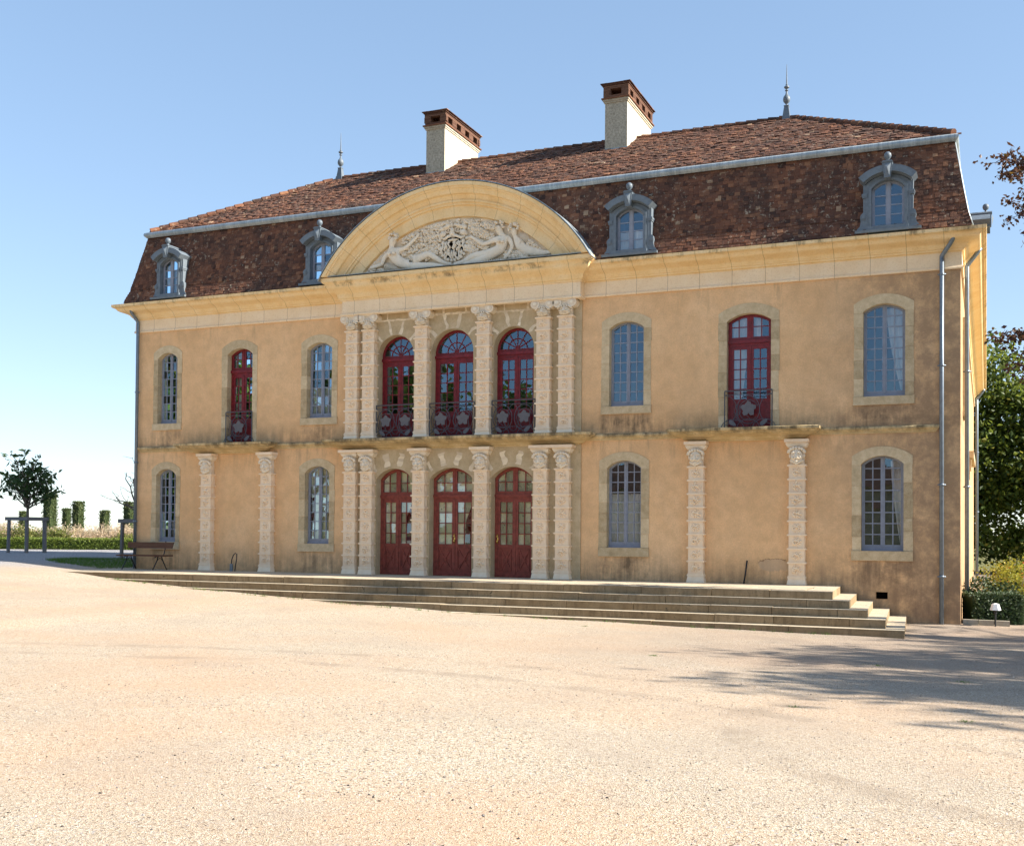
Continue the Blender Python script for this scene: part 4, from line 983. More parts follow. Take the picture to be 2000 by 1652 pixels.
def chimney(x0, x1):
    root = empty('chimney', (x0, 3.7, 13), ROOT); m = MB(); y0, y1 = 3.7, 6.4; ox, oy, oz = x0, 3.7, 13
    def bx(mm, a, b, c, d, e, f, t=.5): mm.box(a - ox, b - ox, c - oy, d - oy, e - oz, f - oz, t)
    bx(m, x0, x1, y0, y1, 13.0, 15.06); bx(m, x0 - .03, x1 + .03, y0 - .03, y1 + .03, 15.06, 15.11, .8); bx(m, x0 - .06, x1 + .06, y0 - .06, y1 + .06, 15.11, 15.17, .8)
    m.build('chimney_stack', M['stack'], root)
    c = MB()
    def ringb(e, z0, z1, n=1):
        a, b, cc, d = x0 - e, x1 + e, y0 - e, y1 + e; z = z0; h = (z1 - z0) / n
        for i in range(n):
            g = e * .0 + R.uniform(-.008, .008)
            bx(c, a - g, b + g, cc - g, cc + .16, z, z + h - .006, R.random()); bx(c, a - g, b + g, d - .16, d + g, z, z + h - .006, R.random())
            bx(c, a - g, a + .14, cc + .16, d - .16, z, z + h - .006, R.random()); bx(c, b - .14, b + g, cc + .16, d - .16, z, z + h - .006, R.random()); z += h
    ringb(.04, 15.21, 15.30, 2)
    nh = 4; L = (y1 - y0)
    for i in range(nh + 1):
        yc = y0 + L * i / nh
        for lv in range(4):
            z = 15.30 + .05 * lv; j = R.uniform(-.008, .008); t = R.random()
            a, b = max(y0 - .04, yc - .17 + j), min(y1 + .04, yc + .17 + j)
            bx(c, x0 - .04, x0 + .14, a, b, z, z + .045, t); bx(c, x1 - .14, x1 + .04, a, b, z, z + .045, R.random())
    for yy in (y0, y1):
        for lv in range(4):
            z = 15.30 + .05 * lv
            for q in (-1, 1):
                xm = (x0 + x1) / 2 + q * .30; bx(c, xm - .12, xm + .12, yy - .035 if yy == y0 else yy - .1, yy + .1 if yy == y0 else yy + .035, z, z + .045, R.random())
    ringb(.05, 15.50, 15.60, 2)
    c.build('brick_cap', M['brick'], root)
    t = MB()
    bx(t, x0 - .10, x1 + .10, y0 - .10, y1 + .10, 15.17, 15.21, .7); bx(t, x0 - .08, x1 + .08, y0 - .08, y1 + .08, 15.605, 15.65, .3)
    y = y0 - .12
    while y < y1:
        bx(t, x0 - .13, x0 + .1, y, y + .2, 15.655, 15.675, R.random()); bx(t, x1 - .1, x1 + .13, y, y + .2, 15.655, 15.675, R.random()); y += .21
    bx(t, x0 + .1, x1 - .1, y0 - .12, y1 + .1, 15.652, 15.67, .4)
    t.build('cap_tile', M['tile'], root)
    f = MB(); bx(f, x0 - .015, x1 + .015, y0 - .03, y0 + .05, 13.3, 13.72 - .13); f.build('base_flashing', M['zinc'], root)
chimney(-5.06, -4.36); chimney(1.36, 2.10)
for x in (XL_R + .15, XR_R - .15):
    m = MB()
    FS = .72; m.lathe([(r * FS * .95, z * FS) for r, z in [(.27, -.15), (.14, .50), (.155, .51), (.16, .55), (.10, .57)]], x, YR, ZR, 4, .5, PI / 4)
    m.lathe([(r * FS * .85, z * FS) for r, z in [(.06, .55), (.05, .62), (.09, .66), (.165, .74), (.185, .84), (.16, .94), (.08, 1.02), (.045, 1.12), (.04, 1.18), (.085, 1.20), (.085, 1.23), (.04, 1.25), (.05, 1.28), (.135, 1.34), (.13, 1.38), (.05, 1.42), (.06, 1.45), (.06, 1.47), (.035, 1.49), (.01, 2.35)]], x, YR, ZR, 14)
    m.build('roof_finial', M['dorm'], ROOT, 40.)

# ------------------------------------------------------------------ downpipes
def pipe(pts, r=.05, joints=()):
    m = MB(); P = [Vector(p) for p in pts]; Q = [P[0]]
    for i in range(1, len(P) - 1):
        for u in (.7, .9): Q.append(P[i - 1].lerp(P[i], u) if (P[i] - P[i - 1]).length < .6 else P[i] - (P[i] - P[i - 1]).normalized() * (.12 * (1.1 - u) * 3))
        for u in (.1, .3): Q.append(P[i].lerp(P[i + 1], u) if (P[i + 1] - P[i]).length < .6 else P[i] + (P[i + 1] - P[i]).normalized() * (.12 * u))
    Q.append(P[-1]); m.tube(Q, r, 10)
    x, y = P[-1].x, P[-1].y
    for z in joints: m.lathe([(r + .012, -.03), (r + .014, 0), (r + .012, .03)], x, y, z, 10); m.box(x - .10, x + .10, y - .012, y + .012, z - .012, z + .012); m.box(x - .012, x + .012, y, y + .11, z - .01, z + .01)
    m.build('downpipe', M['pipe'], ROOT, True)
pipe([(-14.14, -.42, 8.84), (-14.12, -.36, 8.66), (-14.06, -.12, 8.40), (-14.06, -.11, -.02)], .055, (6.0, 3.6, 1.6))
pipe([(11.86, -.40, 8.80), (11.80, -.33, 8.66), (11.56, -.12, 8.36), (11.56, -.11, -.9)], .055, (7.9, 5.6, 2.6, .3))
pipe([(12.46, 1.2, 8.80), (12.36, 1.2, 8.66), (12.13, 1.2, 8.36), (12.13, 1.2, -.8)], .055, (5.6, 2.6))
pipe([(12.50, 31., 8.80), (12.42, 31., 8.66), (12.16, 31., 8.30), (12.16, 31., -.8)], .07, (5.6, 2.6))
# string course and carved bracket on the sunlit flank
m = MB(); m.box(11.99, 12.22, 9.6, 15, 3.92, 4.14); m.box(12.0, 12.14, 9.8, 10.1, 3.5, 3.92); m.box(12.0, 12.10, 9.85, 10.05, 3.2, 3.5); m.box(12.0, 12.10, 2.6, 4.0, 4.6, 4.75); m.box(12.0, 12.06, 2.7, 2.95, 4.75, 7.3); m.box(12.0, 12.06, 3.75, 4.0, 4.75, 7.3); m.build('flank_moulding', M['surround'], ROOT)

# ------------------------------------------------------------------ entrance steps
STEPS = tag(empty('entrance_steps', (0, -3, -.9)), 'long flight of five worn stone steps below the chateau facade', 'steps'); STEP_Y = [-3.3, -3.65, -4.0, -4.35, -4.7]
def block(m, p, z0, z1, t):      # plan polygon p (counter-clockwise), top tinted paler for wear and sunlight, darker sides
    n = len(p); v = [(x, y + 3, z0 + .9) for x, y in p] + [(x, y + 3, z1 + .9) for x, y in p]
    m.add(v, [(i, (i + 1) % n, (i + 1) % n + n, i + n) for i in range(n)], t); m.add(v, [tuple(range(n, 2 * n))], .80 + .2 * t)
for k, yf in enumerate(STEP_Y):
    m = MB(); zt = -.18 * k; x = -14.2 + .02 * k; xe = 9.30 + .42 * k; yb = STEP_Y[k - 1] + .06 if k else -2.75; xs_ = xe - .055 * abs(yf)
    while x < xe - .05:
        x2 = min(xe, x + R.uniform(1.1, 2.3)); x2 = xe if xe - x2 < .6 else x2
        j = R.uniform(-.014, .010); jz = R.uniform(-.010, .004)
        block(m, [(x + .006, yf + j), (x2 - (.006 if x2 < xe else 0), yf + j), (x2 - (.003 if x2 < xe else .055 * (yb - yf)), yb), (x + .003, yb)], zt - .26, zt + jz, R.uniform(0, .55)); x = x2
    for q0, q1 in ((yb + .004, yb * .5 - .004), (yb * .5 + .004, 0.02)):
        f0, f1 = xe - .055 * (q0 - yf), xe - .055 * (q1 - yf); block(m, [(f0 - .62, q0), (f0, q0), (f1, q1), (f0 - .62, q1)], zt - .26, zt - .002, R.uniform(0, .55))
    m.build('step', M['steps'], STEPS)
m = MB(); rows = [-2.746, -1.9, -.95, -.06]
for a, b in zip(rows, rows[1:]):
    x = -14.2
    while x < 8.60:
        x2 = min(8.60, x + R.uniform(.9, 1.7)); block(m, [(x + .003, a + .003), (x2 - .003, a + .003), (x2 - .003, b - .003), (x + .003, b - .003)], -.2, R.uniform(-.003, .002), R.uniform(.3, 1)); x = x2
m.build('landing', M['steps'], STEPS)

# ------------------------------------------------------------------ ground
GX = [(-200, .1), (-60, .25), (-30, .32), (-22, .32), (-17, .22), (-14.6, .03), (-13.7, -.03), (-12.4, -.16), (-8.9, -.35), (-5.1, -.53), (.2, -.72), (6, -.83), (11, -.90), (20, -.93), (60, -1.0), (300, -1.)]
def gz(x, y):
    z = GX[-1][1]
    for (a, b), (c, d) in zip(GX, GX[1:]):
        if x <= c:
            u = max(0, (x - a) / (c - a)); z = b + (d - b) * u; break
    q = max(0, min(1, (x + 8) / 14)); q = q * q * (3 - 2 * q)
    z += max(0, min(26, -y - 5)) * .021 * q
    if y > 0 and x < -14: z += 0
    if y < -6 and x < -4: z -= (z + .35) * min(1, (-y - 6) / 14) * max(0, min(1, (x + 30) / 10)) * .6
    if x > -40 and x < 40 and abs(y) < 60: z += .012 * math.sin(x * 1.7 + y * .6) * math.sin(y * 1.3 - x * .4)
    return z
def axis(lo, hi, a, b, st):
    v = []; x = a
    while x <= b: v.append(x); x += st
    s = st; x = a
    while x > lo: s *= 1.35; x -= s; v.insert(0, max(lo, x))
    s = st; x = v[-1]
    while x < hi: s *= 1.35; x += s; v.append(min(hi, x))
    return v
ax, ay = axis(-2500, 2500, -36, 18, .5), axis(-2500, 3000, -28, 16, .5)
m = MB(); nx = len(ax); m.v = [(x, y, gz(x, y)) for y in ay for x in ax]
m.f = [(j * nx + i, j * nx + i + 1, (j + 1) * nx + i + 1, (j + 1) * nx + i) for j in range(len(ay) - 1) for i in range(nx - 1)]; m.t = [.5] * len(m.f)
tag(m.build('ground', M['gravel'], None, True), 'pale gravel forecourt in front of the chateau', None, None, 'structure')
m = MB()
from mathutils import noise as NZ
for i in range(60000):
    y = -28.8 + 22 * R.random() ** 1.6; x = R.uniform(2.5, 15) if y < -14 else R.uniform(-8, 15)
    band = NZ.noise(Vector((x * .22, y * .75, 3.))) + .5 * NZ.noise(Vector((x * .9, y * 1.6, 9.)))
    if R.random() > .12 + 1.6 * max(0, band): continue            # coarser stones lie in raked bands
    s = R.uniform(.0040, .0095) * (1.6 if R.random() < .08 else 1); z = gz(x, y); a = R.uniform(0, 6); ca, sa = math.cos(a) * s, math.sin(a) * s; h = s * .8; e = R.uniform(.6, 1)
    m.add([(x + ca, y + sa, z), (x - sa * e, y + ca * e, z + h * .2), (x - ca, y - sa, z), (x + sa * e, y - ca * e, z + h * .1), (x + ca * .2, y + sa * .2, z + h)], [(0, 1, 4), (1, 2, 4), (2, 3, 4), (3, 0, 4)], R.random() ** 1.5)
tag(m.build('loose_gravel', M['pebble'], None, 'leaf'), 'loose stones scattered over the gravel forecourt', 'gravel', None, 'stuff')

# ------------------------------------------------------------------ foliage tools
def leaf(m, p, size, asp=.5, rnd=R, up=.3, t=None):
    d = Vector((rnd.gauss(0, 1), rnd.gauss(0, 1), rnd.gauss(up, .8))); d = d.normalized() if d.length > .01 else Vector((0, 0, 1))
    q = Vector((rnd.gauss(0, 1), rnd.gauss(0, 1), rnd.gauss(0, 1))).cross(d)
    q = q.normalized() if q.length > .01 else d.orthogonal().normalized()
    L = size * rnd.uniform(.65, 1.25); w = L * asp * .5; n = d.cross(q) * (L * .10)
    P = Vector(p); t = min(1, max(0, rnd.gauss(.5, .22))) if t is None else t
    m.add([tuple(P), tuple(P + d * L * .5 + q * w + n), tuple(P + d * L), tuple(P + d * L * .5 - q * w + n)], [(0, 1, 2), (0, 2, 3)], t)
def blob_leaves(m, c, r, n, size, asp=.5, sq=(1, 1, 1), shell=.5):
    for _ in range(n):
        v = Vector((R.gauss(0, 1), R.gauss(0, 1), R.gauss(0, 1))).normalized() * (shell + (1 - shell) * R.random()) * r
        leaf(m, (c[0] + v.x * sq[0], c[1] + v.y * sq[1], c[2] + v.z * sq[2]), size, asp)
def limb(m, a, b, r0, r1, wob=.08, n=5):
    a, b = Vector(a), Vector(b); L = (b - a).length
    pts = [a.lerp(b, i / n) + Vector((R.gauss(0, 1), R.gauss(0, 1), R.gauss(0, .6))) * wob * L * (0 if i in (0, n) else .5) for i in range(n + 1)]
    m.tube([tuple(p) for p in pts], [r0 + (r1 - r0) * i / n for i in range(n + 1)], 7); return pts
def big_tree(name, base, H, crown_c, rx, ry, rz, nclump, nleaf, size, mat, label, cat='tree', trunk_r=.3, group=None, clump_r=1.1, lean=None):
    root = tag(empty(name, base), label, cat, group); T = MB(); K = MB()
    c = Vector(crown_c) - Vector(base)
    fork = Vector((0, 0, max(1.2, c.z - rz * .75))); limb(T, (0, 0, -.2), fork, trunk_r, trunk_r * .75, .02)
    for i in range(nclump):
        v = Vector((R.gauss(0, 1), R.gauss(0, 1), R.gauss(.15, .9))).normalized() * (R.uniform(.25, 1) ** .5)
        p = c + Vector((v.x * rx, v.y * ry, v.z * rz)); cr = clump_r * R.uniform(.6, 1.25)
        if i < 26: limb(T, fork if i % 3 else fork * .8, p, trunk_r * .35, .02, .10)
        tone = R.uniform(.3, .62)
        for _ in range(nleaf):
            w = Vector((R.gauss(0, 1), R.gauss(0, 1), R.gauss(0, .7))) * cr * .55
            leaf(K, p + w, size, .6, R, .1, min(1, max(0, R.gauss(tone, .2))))
    T.build('trunk', M['bark'], root, True); K.build('crown', mat, root, 'leaf'); return root

# ------------------------------------------------------------------ left garden
def magnolia(base, bare, label, H=4.2):
    root = tag(empty('magnolia_tree', base), label, 'tree'); T = MB(); K = MB(); rr = random.Random(11 if not bare else 12)
    fz = 1.85; limb(T, (0, 0, -.1), (.03, 0, fz), .075, .055, .01)
    tips = []
    for i in range(13 if not bare else 8):
        a = 2 * PI * i / (15 if not bare else 8) + rr.uniform(-.25, .25); ln = rr.uniform(.8, 1.42); up = rr.uniform(.25, 1.0) if i % 3 else rr.uniform(1.0, 1.6)
        z0 = fz + (rr.uniform(0, .5) if i % 2 else 0); e = Vector((math.cos(a) * ln * (1.1 - up * .38), math.sin(a) * ln * (1.1 - up * .38), z0 + up * 1.35))
        pts = limb(T, (.03, 0, z0), e, .034, .014, .09); tips.append(e)
        for q in range(5 if not bare else 4):
            b = pts[rr.choice((2, 3, 4))]; t2 = b + Vector((rr.gauss(0, .32), rr.gauss(0, .32), rr.uniform(.08, .5))); limb(T, b, t2, .012, .006, .1, 3); tips.append(t2)
            if not bare or q < 2:
                t3 = t2 + Vector((rr.gauss(0, .2), rr.gauss(0, .2), rr.uniform(-.05, .25))); limb(T, t2, t3, .007, .005, .1, 2); tips.append(t3)
    limb(T, (.03, 0, fz), (.0, .05, fz + 2.0), .045, .012, .05); tips += [Vector((0, .05, fz + 2.0)), Vector((.02, 0, fz + 1.3)), Vector((.02, 0, fz + 1.7))]
    if not bare:
        for t in tips:
            for _ in range(rr.randint(3, 8)):
                p = t + Vector((rr.gauss(0, .07), rr.gauss(0, .07), rr.gauss(-.02, .06))); leaf(K, p, .29, .42, rr, -.15)
    else:
        for t in tips: leaf(K, t, .05, .6, rr, .5)
    T.build('trunk', M['bark'], root, True); K.build('crown', M['mag'], root, 'leaf')
def tree_guard(c, label):
    root = tag(empty('tree_guard', c), label, 'tree guard', 'timber tree guards'); s = .50
    posts = [(-s, -s, .05), (s, -s, .045), (-s, s, .045), (s, s, .06)]
    for x, y, r in posts:
        m = MB(); x2, y2 = x * .97, y * .97; m.hexa([(x - r, y - r, -.1), (x + r, y - r, -.1), (x + r, y + r, -.1), (x - r, y + r, -.1), (x2 - r, y2 - r, 1.42), (x2 + r, y2 - r, 1.42), (x2 + r, y2 + r, 1.42), (x2 - r, y2 + r, 1.42)]); m.build('post', M['grey'], root)
    for a, b in (((-s - .12, -s), (s + .12, -s)), ((-s - .12, s), (s + .12, s))):
        m = MB(); m.box(a[0], b[0], a[1] - .085 if a[1] < 0 else a[1] + .06, a[1] - .06 if a[1] < 0 else a[1] + .085, 1.36, 1.50); m.build('rail', M['grey'], root)
    for x in (-s, s):
        m = MB(); m.box(x - .09 if x < 0 else x + .065, x - .065 if x < 0 else x + .09, -s - .06, s + .06, 1.36, 1.50); m.build('rail', M['grey'], root)
gL = .32
magnolia((-24.75, 5.4, gL), False, 'young dark-leaved magnolia tree standing inside a timber guard')
tree_guard((-24.75, 5.4, gL), 'grey timber guard of four posts around the leafy young magnolia')
magnolia((-17.25, 3.55, .22), True, 'nearly bare small tree half hidden behind the left corner of the chateau')
tree_guard((-17.0, 3.55, .22), 'grey timber guard half hidden by the left corner of the chateau')
def topiary(x, y, top, w, lab):
    z0 = .2; root = tag(empty('topiary_column', (x, y, z0)), lab, 'topiary', 'clipped columns along the garden horizon'); m = MB(); k = MB()
    h = top - z0; hw = w / 2; m.tube([(0, 0, 0), (0, 0, h * .95)], [.09, .05], 6)
    k.hexa([(-hw * .88, -hw * .88, .15), (hw * .88, -hw * .88, .15), (hw * .88, hw * .88, .15), (-hw * .88, hw * .88, .15), (-hw * .88, -hw * .88, h - .08), (hw * .88, -hw * .88, h - .08), (hw * .88, hw * .88, h - .08), (-hw * .88, hw * .88, h - .08)], .1)
    for _ in range(int(1500 * h / 3)):
        f = R.randrange(5); u, v = R.uniform(-hw, hw), R.uniform(.1, h)
        p = (u, -hw, v) if f == 0 else (u, hw, v) if f == 1 else (-hw, u, v) if f == 2 else (hw, u, v) if f == 3 else (u, R.uniform(-hw, hw), h)
        leaf(k, (p[0] + R.gauss(0, .03), p[1] + R.gauss(0, .03), p[2] + R.gauss(0, .02)), .13, .6)
    m.build('trunk', M['bark'], root); k.build('crown', M['topi'], root, 'leaf')
for x, y, t, w, lab in ((-45.2, 26.8, 3.66, .66, 'tallest clipped hornbeam column, directly right of the magnolia'), (-62.7, 41.1, 2.80, .50, 'short clipped column seen through the timber tree guard'), (-55.5, 38.7, 2.97, .50, 'narrow clipped column left of a taller twin beyond the hedge'),
                       (-47.2, 31.4, 3.28, .62, 'clipped column in the middle of the gap between magnolia and chateau'), (-52.7, 39.9, 2.84, .58, 'short lone clipped column nearer the chateau corner'), (-43.8, 32.8, 3.27, .62, 'clipped column half hidden behind the chateau corner'), (-65.0, 40.2, 3.0, .52, 'clipped column at the far left edge of the garden')): topiary(x, y, t, w, lab)
def hedge_line(a, b, w, h, mat, n, size):
    k = MB(); a, b = Vector(a), Vector(b); d = (b - a); L = d.length; d.normalize(); q = Vector((-d.y, d.x, 0))
    def P(u, s, z): p = a + d * u + q * s; return (p.x, p.y, a.z + z)
    e = .05; k.hexa([P(0, -w / 2 + e, 0), P(L, -w / 2 + e, 0), P(L, w / 2 - e, 0), P(0, w / 2 - e, 0), P(0, -w / 2 + e, h - e), P(L, -w / 2 + e, h - e), P(L, w / 2 - e, h - e), P(0, w / 2 - e, h - e)], .05)
    for _ in range(n):
        u = R.uniform(0, L); f = R.random()
        if f < .5: s, z = R.choice((-1, -1, 1)) * w / 2, h * R.random()
        else: s, z = R.uniform(-w / 2, w / 2), h
        leaf(k, P(u, s + R.gauss(0, .02), z + R.gauss(0, .022)), size, .6, R, .4, min(1, max(0, R.gauss(.35 + .35 * z / h, .2))))
    return k
k = hedge_line((-40, 8.5, gL - .02), (-22.5, 16.6, gL - .02), .6, .54, M['box_'], 16000, .085)
o = tag(k.build('box_hedge', M['box_'], None, 'leaf'), 'long low clipped box hedge behind the young magnolia', 'hedge')
def shrub(name, c, r, h, n, size, mat, label, group=None, cat='shrub', asp=.5):
    root = tag(empty(name, c), label, cat, group); T = MB(); K = MB()
    for i in range(9):
        a = R.uniform(0, 2 * PI); limb(T, (0, 0, -.05), (math.cos(a) * r * .6, math.sin(a) * r * .6, h * R.uniform(.5, .8)), .025, .008, .12)
    nb = max(8, int(n / 130))
    for i in range(nb):
        v = Vector((R.gauss(0, 1), R.gauss(0, 1), abs(R.gauss(0, 1)))).normalized() * R.uniform(.55, 1.); p = (v.x * r * .8, v.y * r * .8, h * .12 + v.z * h * .68); t0 = R.uniform(.3, .68)
        for _ in range(n // nb):
            w = Vector((R.gauss(0, 1), R.gauss(0, 1), R.gauss(0, .8))) * r * .19; leaf(K, (p[0] + w.x, p[1] + w.y, max(.02, p[2] + w.z)), size, asp, R, .3, min(1, max(0, R.gauss(t0, .2))))
    T.build('stem', M['bark'], root, True); K.build('foliage', mat, root, 'leaf'); return root
for x, y, r, h, mt, lab in ((-37.6, 14.6, 1.7, .95, 'shr', 'rounded yellow-green shrub behind the hedge, in front of an orange grass clump'), (-35.6, 15.8, 1.2, 1.0, 'shr', 'yellow-green shrub between the timber guard and a twiggy olive shrub'), (-34.2, 16.6, 1.2, .98, 'shr', 'twiggy olive shrub between magnolia and the beige grasses'),
                            (-30.4, 17.6, 1.0, .72, 'shr', 'low yellow-green shrub beside the chateau corner'), (-32.2, 17.0, 1.4, .62, 'dry', 'low brownish heather mound in front of the beige grasses')):
    shrub('garden_shrub', (x, y, gL), r, h * 1.4, 2600, .13, M[mt], lab)
def grass_clump(c, r, h, n, label):
    m = MB()
    for _ in range(n):
        a = R.uniform(0, 2 * PI); q = r * math.sqrt(R.random()) * .75; b = Vector((c[0] + math.cos(a) * q, c[1] + math.sin(a) * q, c[2])); hh = h * R.uniform(.55, 1.1) * (1 - .35 * q / r)
        t = b + Vector((math.cos(a) * .25 * r + R.gauss(0, .12), math.sin(a) * .25 * r + R.gauss(0, .12), hh)); s = Vector((-math.sin(a), math.cos(a), 0)) * .016
        mid = b.lerp(t, .55) + Vector((0, 0, hh * .08)); tn = min(1, max(0, R.gauss(.55, .25)))
        m.add([tuple(b - s), tuple(b + s), tuple(mid + s), tuple(mid - s), tuple(t)], [(0, 1, 2, 3), (3, 2, 4)], tn)
        if R.random() < .5:
            for z in range(3): leaf(m, t - Vector((0, 0, .05 * z)), .12, .35, R, .8, .85)
    tag(m.build('ornamental_grass', M['dry'], None, 'leaf'), label, 'ornamental grass', 'beige grasses behind the hedge')
for x, y, r, h, lab in ((-41.0, 18.6, 1.5, 1.65, 'orange-tinged grass clump at the far left edge'), (-37.2, 20.4, 1.3, 1.3, 'beige feathery grass left of the gap in the planting'), (-34.9, 21.4, 1.6, 1.42, 'wide beige grass clump in the middle of the planting'), (-33.3, 21.6, 1.4, 1.35, 'beige grass clump nearest the chateau corner'), (-39.0, 19.8, 1.2, 1.15, 'low beige grass behind the timber guard')): grass_clump((x, y, gL - .02), r, h, 700, lab)
m = MB()
import itertools
for _ in range(11000):
    u, v = R.random(), R.random(); x = -18.1 + 3.7 * u; y = -1.35 + 4.4 * v
    if ((x + 16.0) / 2.1) ** 2 + ((y - .9) / 2.1) ** 2 > 1 + R.gauss(0, .06) and x < -15.5: continue
    z = gz(x, y); a = R.uniform(0, 6); s = .007; h = R.uniform(.04, .10)
    m.add([(x - s * math.cos(a), y - s * math.sin(a), z - .01), (x + s * math.cos(a), y + s * math.sin(a), z - .01), (x + R.gauss(0, .03), y + R.gauss(0, .03), z + h)], [(0, 1, 2)], R.random())
tag(m.build('lawn', M['grass'], None, 'leaf'), 'small patch of green lawn by the left corner of the chateau', 'lawn', None, 'stuff')

# ------------------------------------------------------------------ bench and small things by the wall
def bench():
    root = tag(empty('garden_bench', (-13.05, -.75, .005)), 'brown wooden bench with black iron legs against the facade by the downpipe', 'bench')
    L = .98; s = MB(); s.box(-L, L, -.28, -.05, .44, .485); s.box(-L, L, -.035, .20, .445, .49); s.build('seat', M['wood'], root)
    b = MB(); b.hexa([(-L + .06, .20, .70), (L - .06, .20, .70), (L - .06, .235, .70), (-L + .06, .235, .70), (-L + .02, .25, .90), (L - .02, .25, .90), (L - .02, .285, .90), (-L + .02, .285, .90)]); b.build('backrest', M['wood'], root)
    for x in (-.66, .62):
        g = MB(); g.tube([(x, .27, .94), (x, .245, .72), (x, .20, .55), (x, .15, .45), (x, -.20, .435), (x, -.26, .40)], .017, 6)
        g.tube([(x, -.10, .44), (x - .02, -.14, .28), (x - .04, -.24, .10), (x - .05, -.30, 0)], .018, 6); g.tube([(x, .06, .44), (x + .02, .12, .28), (x + .05, .20, .10), (x + .06, .26, 0)], .018, 6); g.tube([(x, -.15, .30), (x, -.01, .40), (x, .14, .28)], .012, 6)
        g.build('leg', M['black'], root, True)
bench()
root = tag(empty('cable_conduit', (-9.86, -.30, .0)), 'short grey conduit with a looped black cable between the left pilasters', 'conduit')
m = MB(); m.lathe([(.055, 0), (.055, .24), (.04, .24)], -.06, 0, 0, 10); m.build('conduit_tube', M['pipe'], root, 40.)
m = MB(); m.tube([(-.06, 0, .2), (-.05, 0, .36), (.0, .02, .52), (.06, .04, .585), (.11, .05, .55), (.11, .05, .40), (.07, .05, .2), (.05, .04, .0)], .016, 6); m.build('cable_loop', M['black'], root, True)
m = MB(); m.tube([(6.62, -.14, 0), (6.66, -.10, .3), (6.69, -.06, .62)], .024, 6); tag(m.build('black_conduit', M['black'], None, True), 'thin black pipe rising from the platform by the right pilasters', 'pipe')

# ------------------------------------------------------------------ right side planting
m = MB()
x = 12.06
for i in range(3): m.box(x + i * .36, x + i * .36 + .35, .02 + i * .10, .20 + i * .10, -1.0, -.76 - .01 * i, R.random())
tag(m.build('stone_kerb', M['rock'], None), 'rough grey stone kerb edging the bed at the right corner', 'kerb')
k = hedge_line((12.15, .85, -.92), (13.35, 1.35, -.92), .75, .74, M['dkb'], 3800, .075)
blob_leaves(k, (12.45, 1.5, -.2), .5, 900, .09, .6); blob_leaves(k, (13.0, 1.6, -.25), .45, 700, .09, .6)
tag(k.build('clipped_shrub', M['dkb'], None, 'leaf'), 'dark green glossy shrub at the foot of the chateau corner behind a white light', 'shrub')
shrub('flowering_shrub', (13.15, 4.0, -.95), 1.05, 1.95, 6500, .085, M['flow'], 'tall airy golden-green bush growing right beside the chateau flank')
shrub('flowering_shrub', (14.7, 5.4, -.95), 1.5, 1.9, 6500, .085, M['flow'], 'golden-green bush with red flowers farther from the chateau flank')
shrub('flowering_shrub', (14.6, 10., -.95), 1.5, 2.3, 4500, .10, M['grl'], 'grey-green rounded bush behind the golden-green bushes')
root = tag(empty('garden_light', (12.80, -.05, -.90)), 'small garden light with a white hood in front of the dark shrub', 'garden light')
m = MB(); m.lathe([(.02, 0), (.02, .30), (.035, .32), (.035, .40)], 0, 0, 0, 8); m.build('post', M['black'], root)
m = MB(); m.lathe([(.13, .0), (.125, .02), (.085, .15), (.03, .17), (0, .175)], 0, 0, .40, 6); m.build('hood', M['white'], root)
big_tree('broadleaf_tree', (9.5, 46, -1), 16, (9.5, 46, 7.2), 5.6, 5., 8.6, 150, 190, .36, M['grl'], 'tall sunlit green tree rising behind the far end of the sunlit flank', trunk_r=.4, clump_r=1.5)
big_tree('broadleaf_tree', (17.5, 47, -1), 12, (16.6, 47, 4.4), 5.6, 4.6, 7.6, 150, 190, .36, M['grl'], 'sunlit green tree behind the golden-green bushes, under the copper boughs', trunk_r=.35, clump_r=1.5)
# copper beech whose boughs reach into the frame at the right
root = tag(empty('copper_beech', (26.0, -3.0, -.95)), 'copper-leaved tree with sparse boughs beside the chateau roof', 'tree'); T = MB(); K = MB()
limb(T, (0, 0, -.1), (0, 0, 5), .32, .24, .02); limb(T, (0, 0, 5), (-.3, 0, 10), .24, .08, .03)
def bough(a, b, n, dense, leafy=True):
    pts = limb(T, a, b, .07, .012, .07, 8); a, b = Vector(a), Vector(b)
    for i in range(n):
        f = R.uniform(.25, 1); p = a.lerp(b, f); e = p + Vector((R.gauss(-.25, .35), R.gauss(0, .35), R.gauss(-.05, .3))); limb(T, p, e, .012, .004, .12, 4)
        if leafy:
            for _ in range(dense): leaf(K, p.lerp(e, R.uniform(.4, 1.1)) + Vector((R.gauss(0, .08), R.gauss(0, .08), R.gauss(0, .07))), .115, .62, R, -.1)
        else:
            for _ in range(4): e2 = e + Vector((R.gauss(-.12, .14), R.gauss(0, .1), R.gauss(0, .12))); limb(T, p.lerp(e, .6), e2, .005, .003, .1, 3)
def long_bough(a, b, ux, n, dense, leafy=True):   # bare limb up to ux of its length, foliage towards the tip
    a, b = Vector(a), Vector(b); q = a.lerp(b, ux) + Vector((0, 0, .5)); limb(T, a, q, .13, .06, .02, 6); bough(q, b, n, dense, leafy)
long_bough((-.2, 0, 8), (-12.82, .9, 10.85), .80, 30, 52); long_bough((-.2, 0, 8), (-12.66, 1.6, 10.0), .80, 22, 52); long_bough((0, 0, 7), (-12.45, 1.3, 8.9), .84, 7, 0, False); long_bough((0, 0, 6), (-12.62, 1.2, 6.9), .82, 28, 52); long_bough((0, 0, 6), (-12.6, 1.0, 6.2), .82, 20, 52)
for i in range(24):
    a = R.uniform(-1.4, 1.4); bough((0, 0, R.uniform(4.5, 9)), (math.cos(a) * R.uniform(2, 5.5), math.sin(a) * R.uniform(2, 5.5), R.uniform(6, 12.5)), 16, 26)
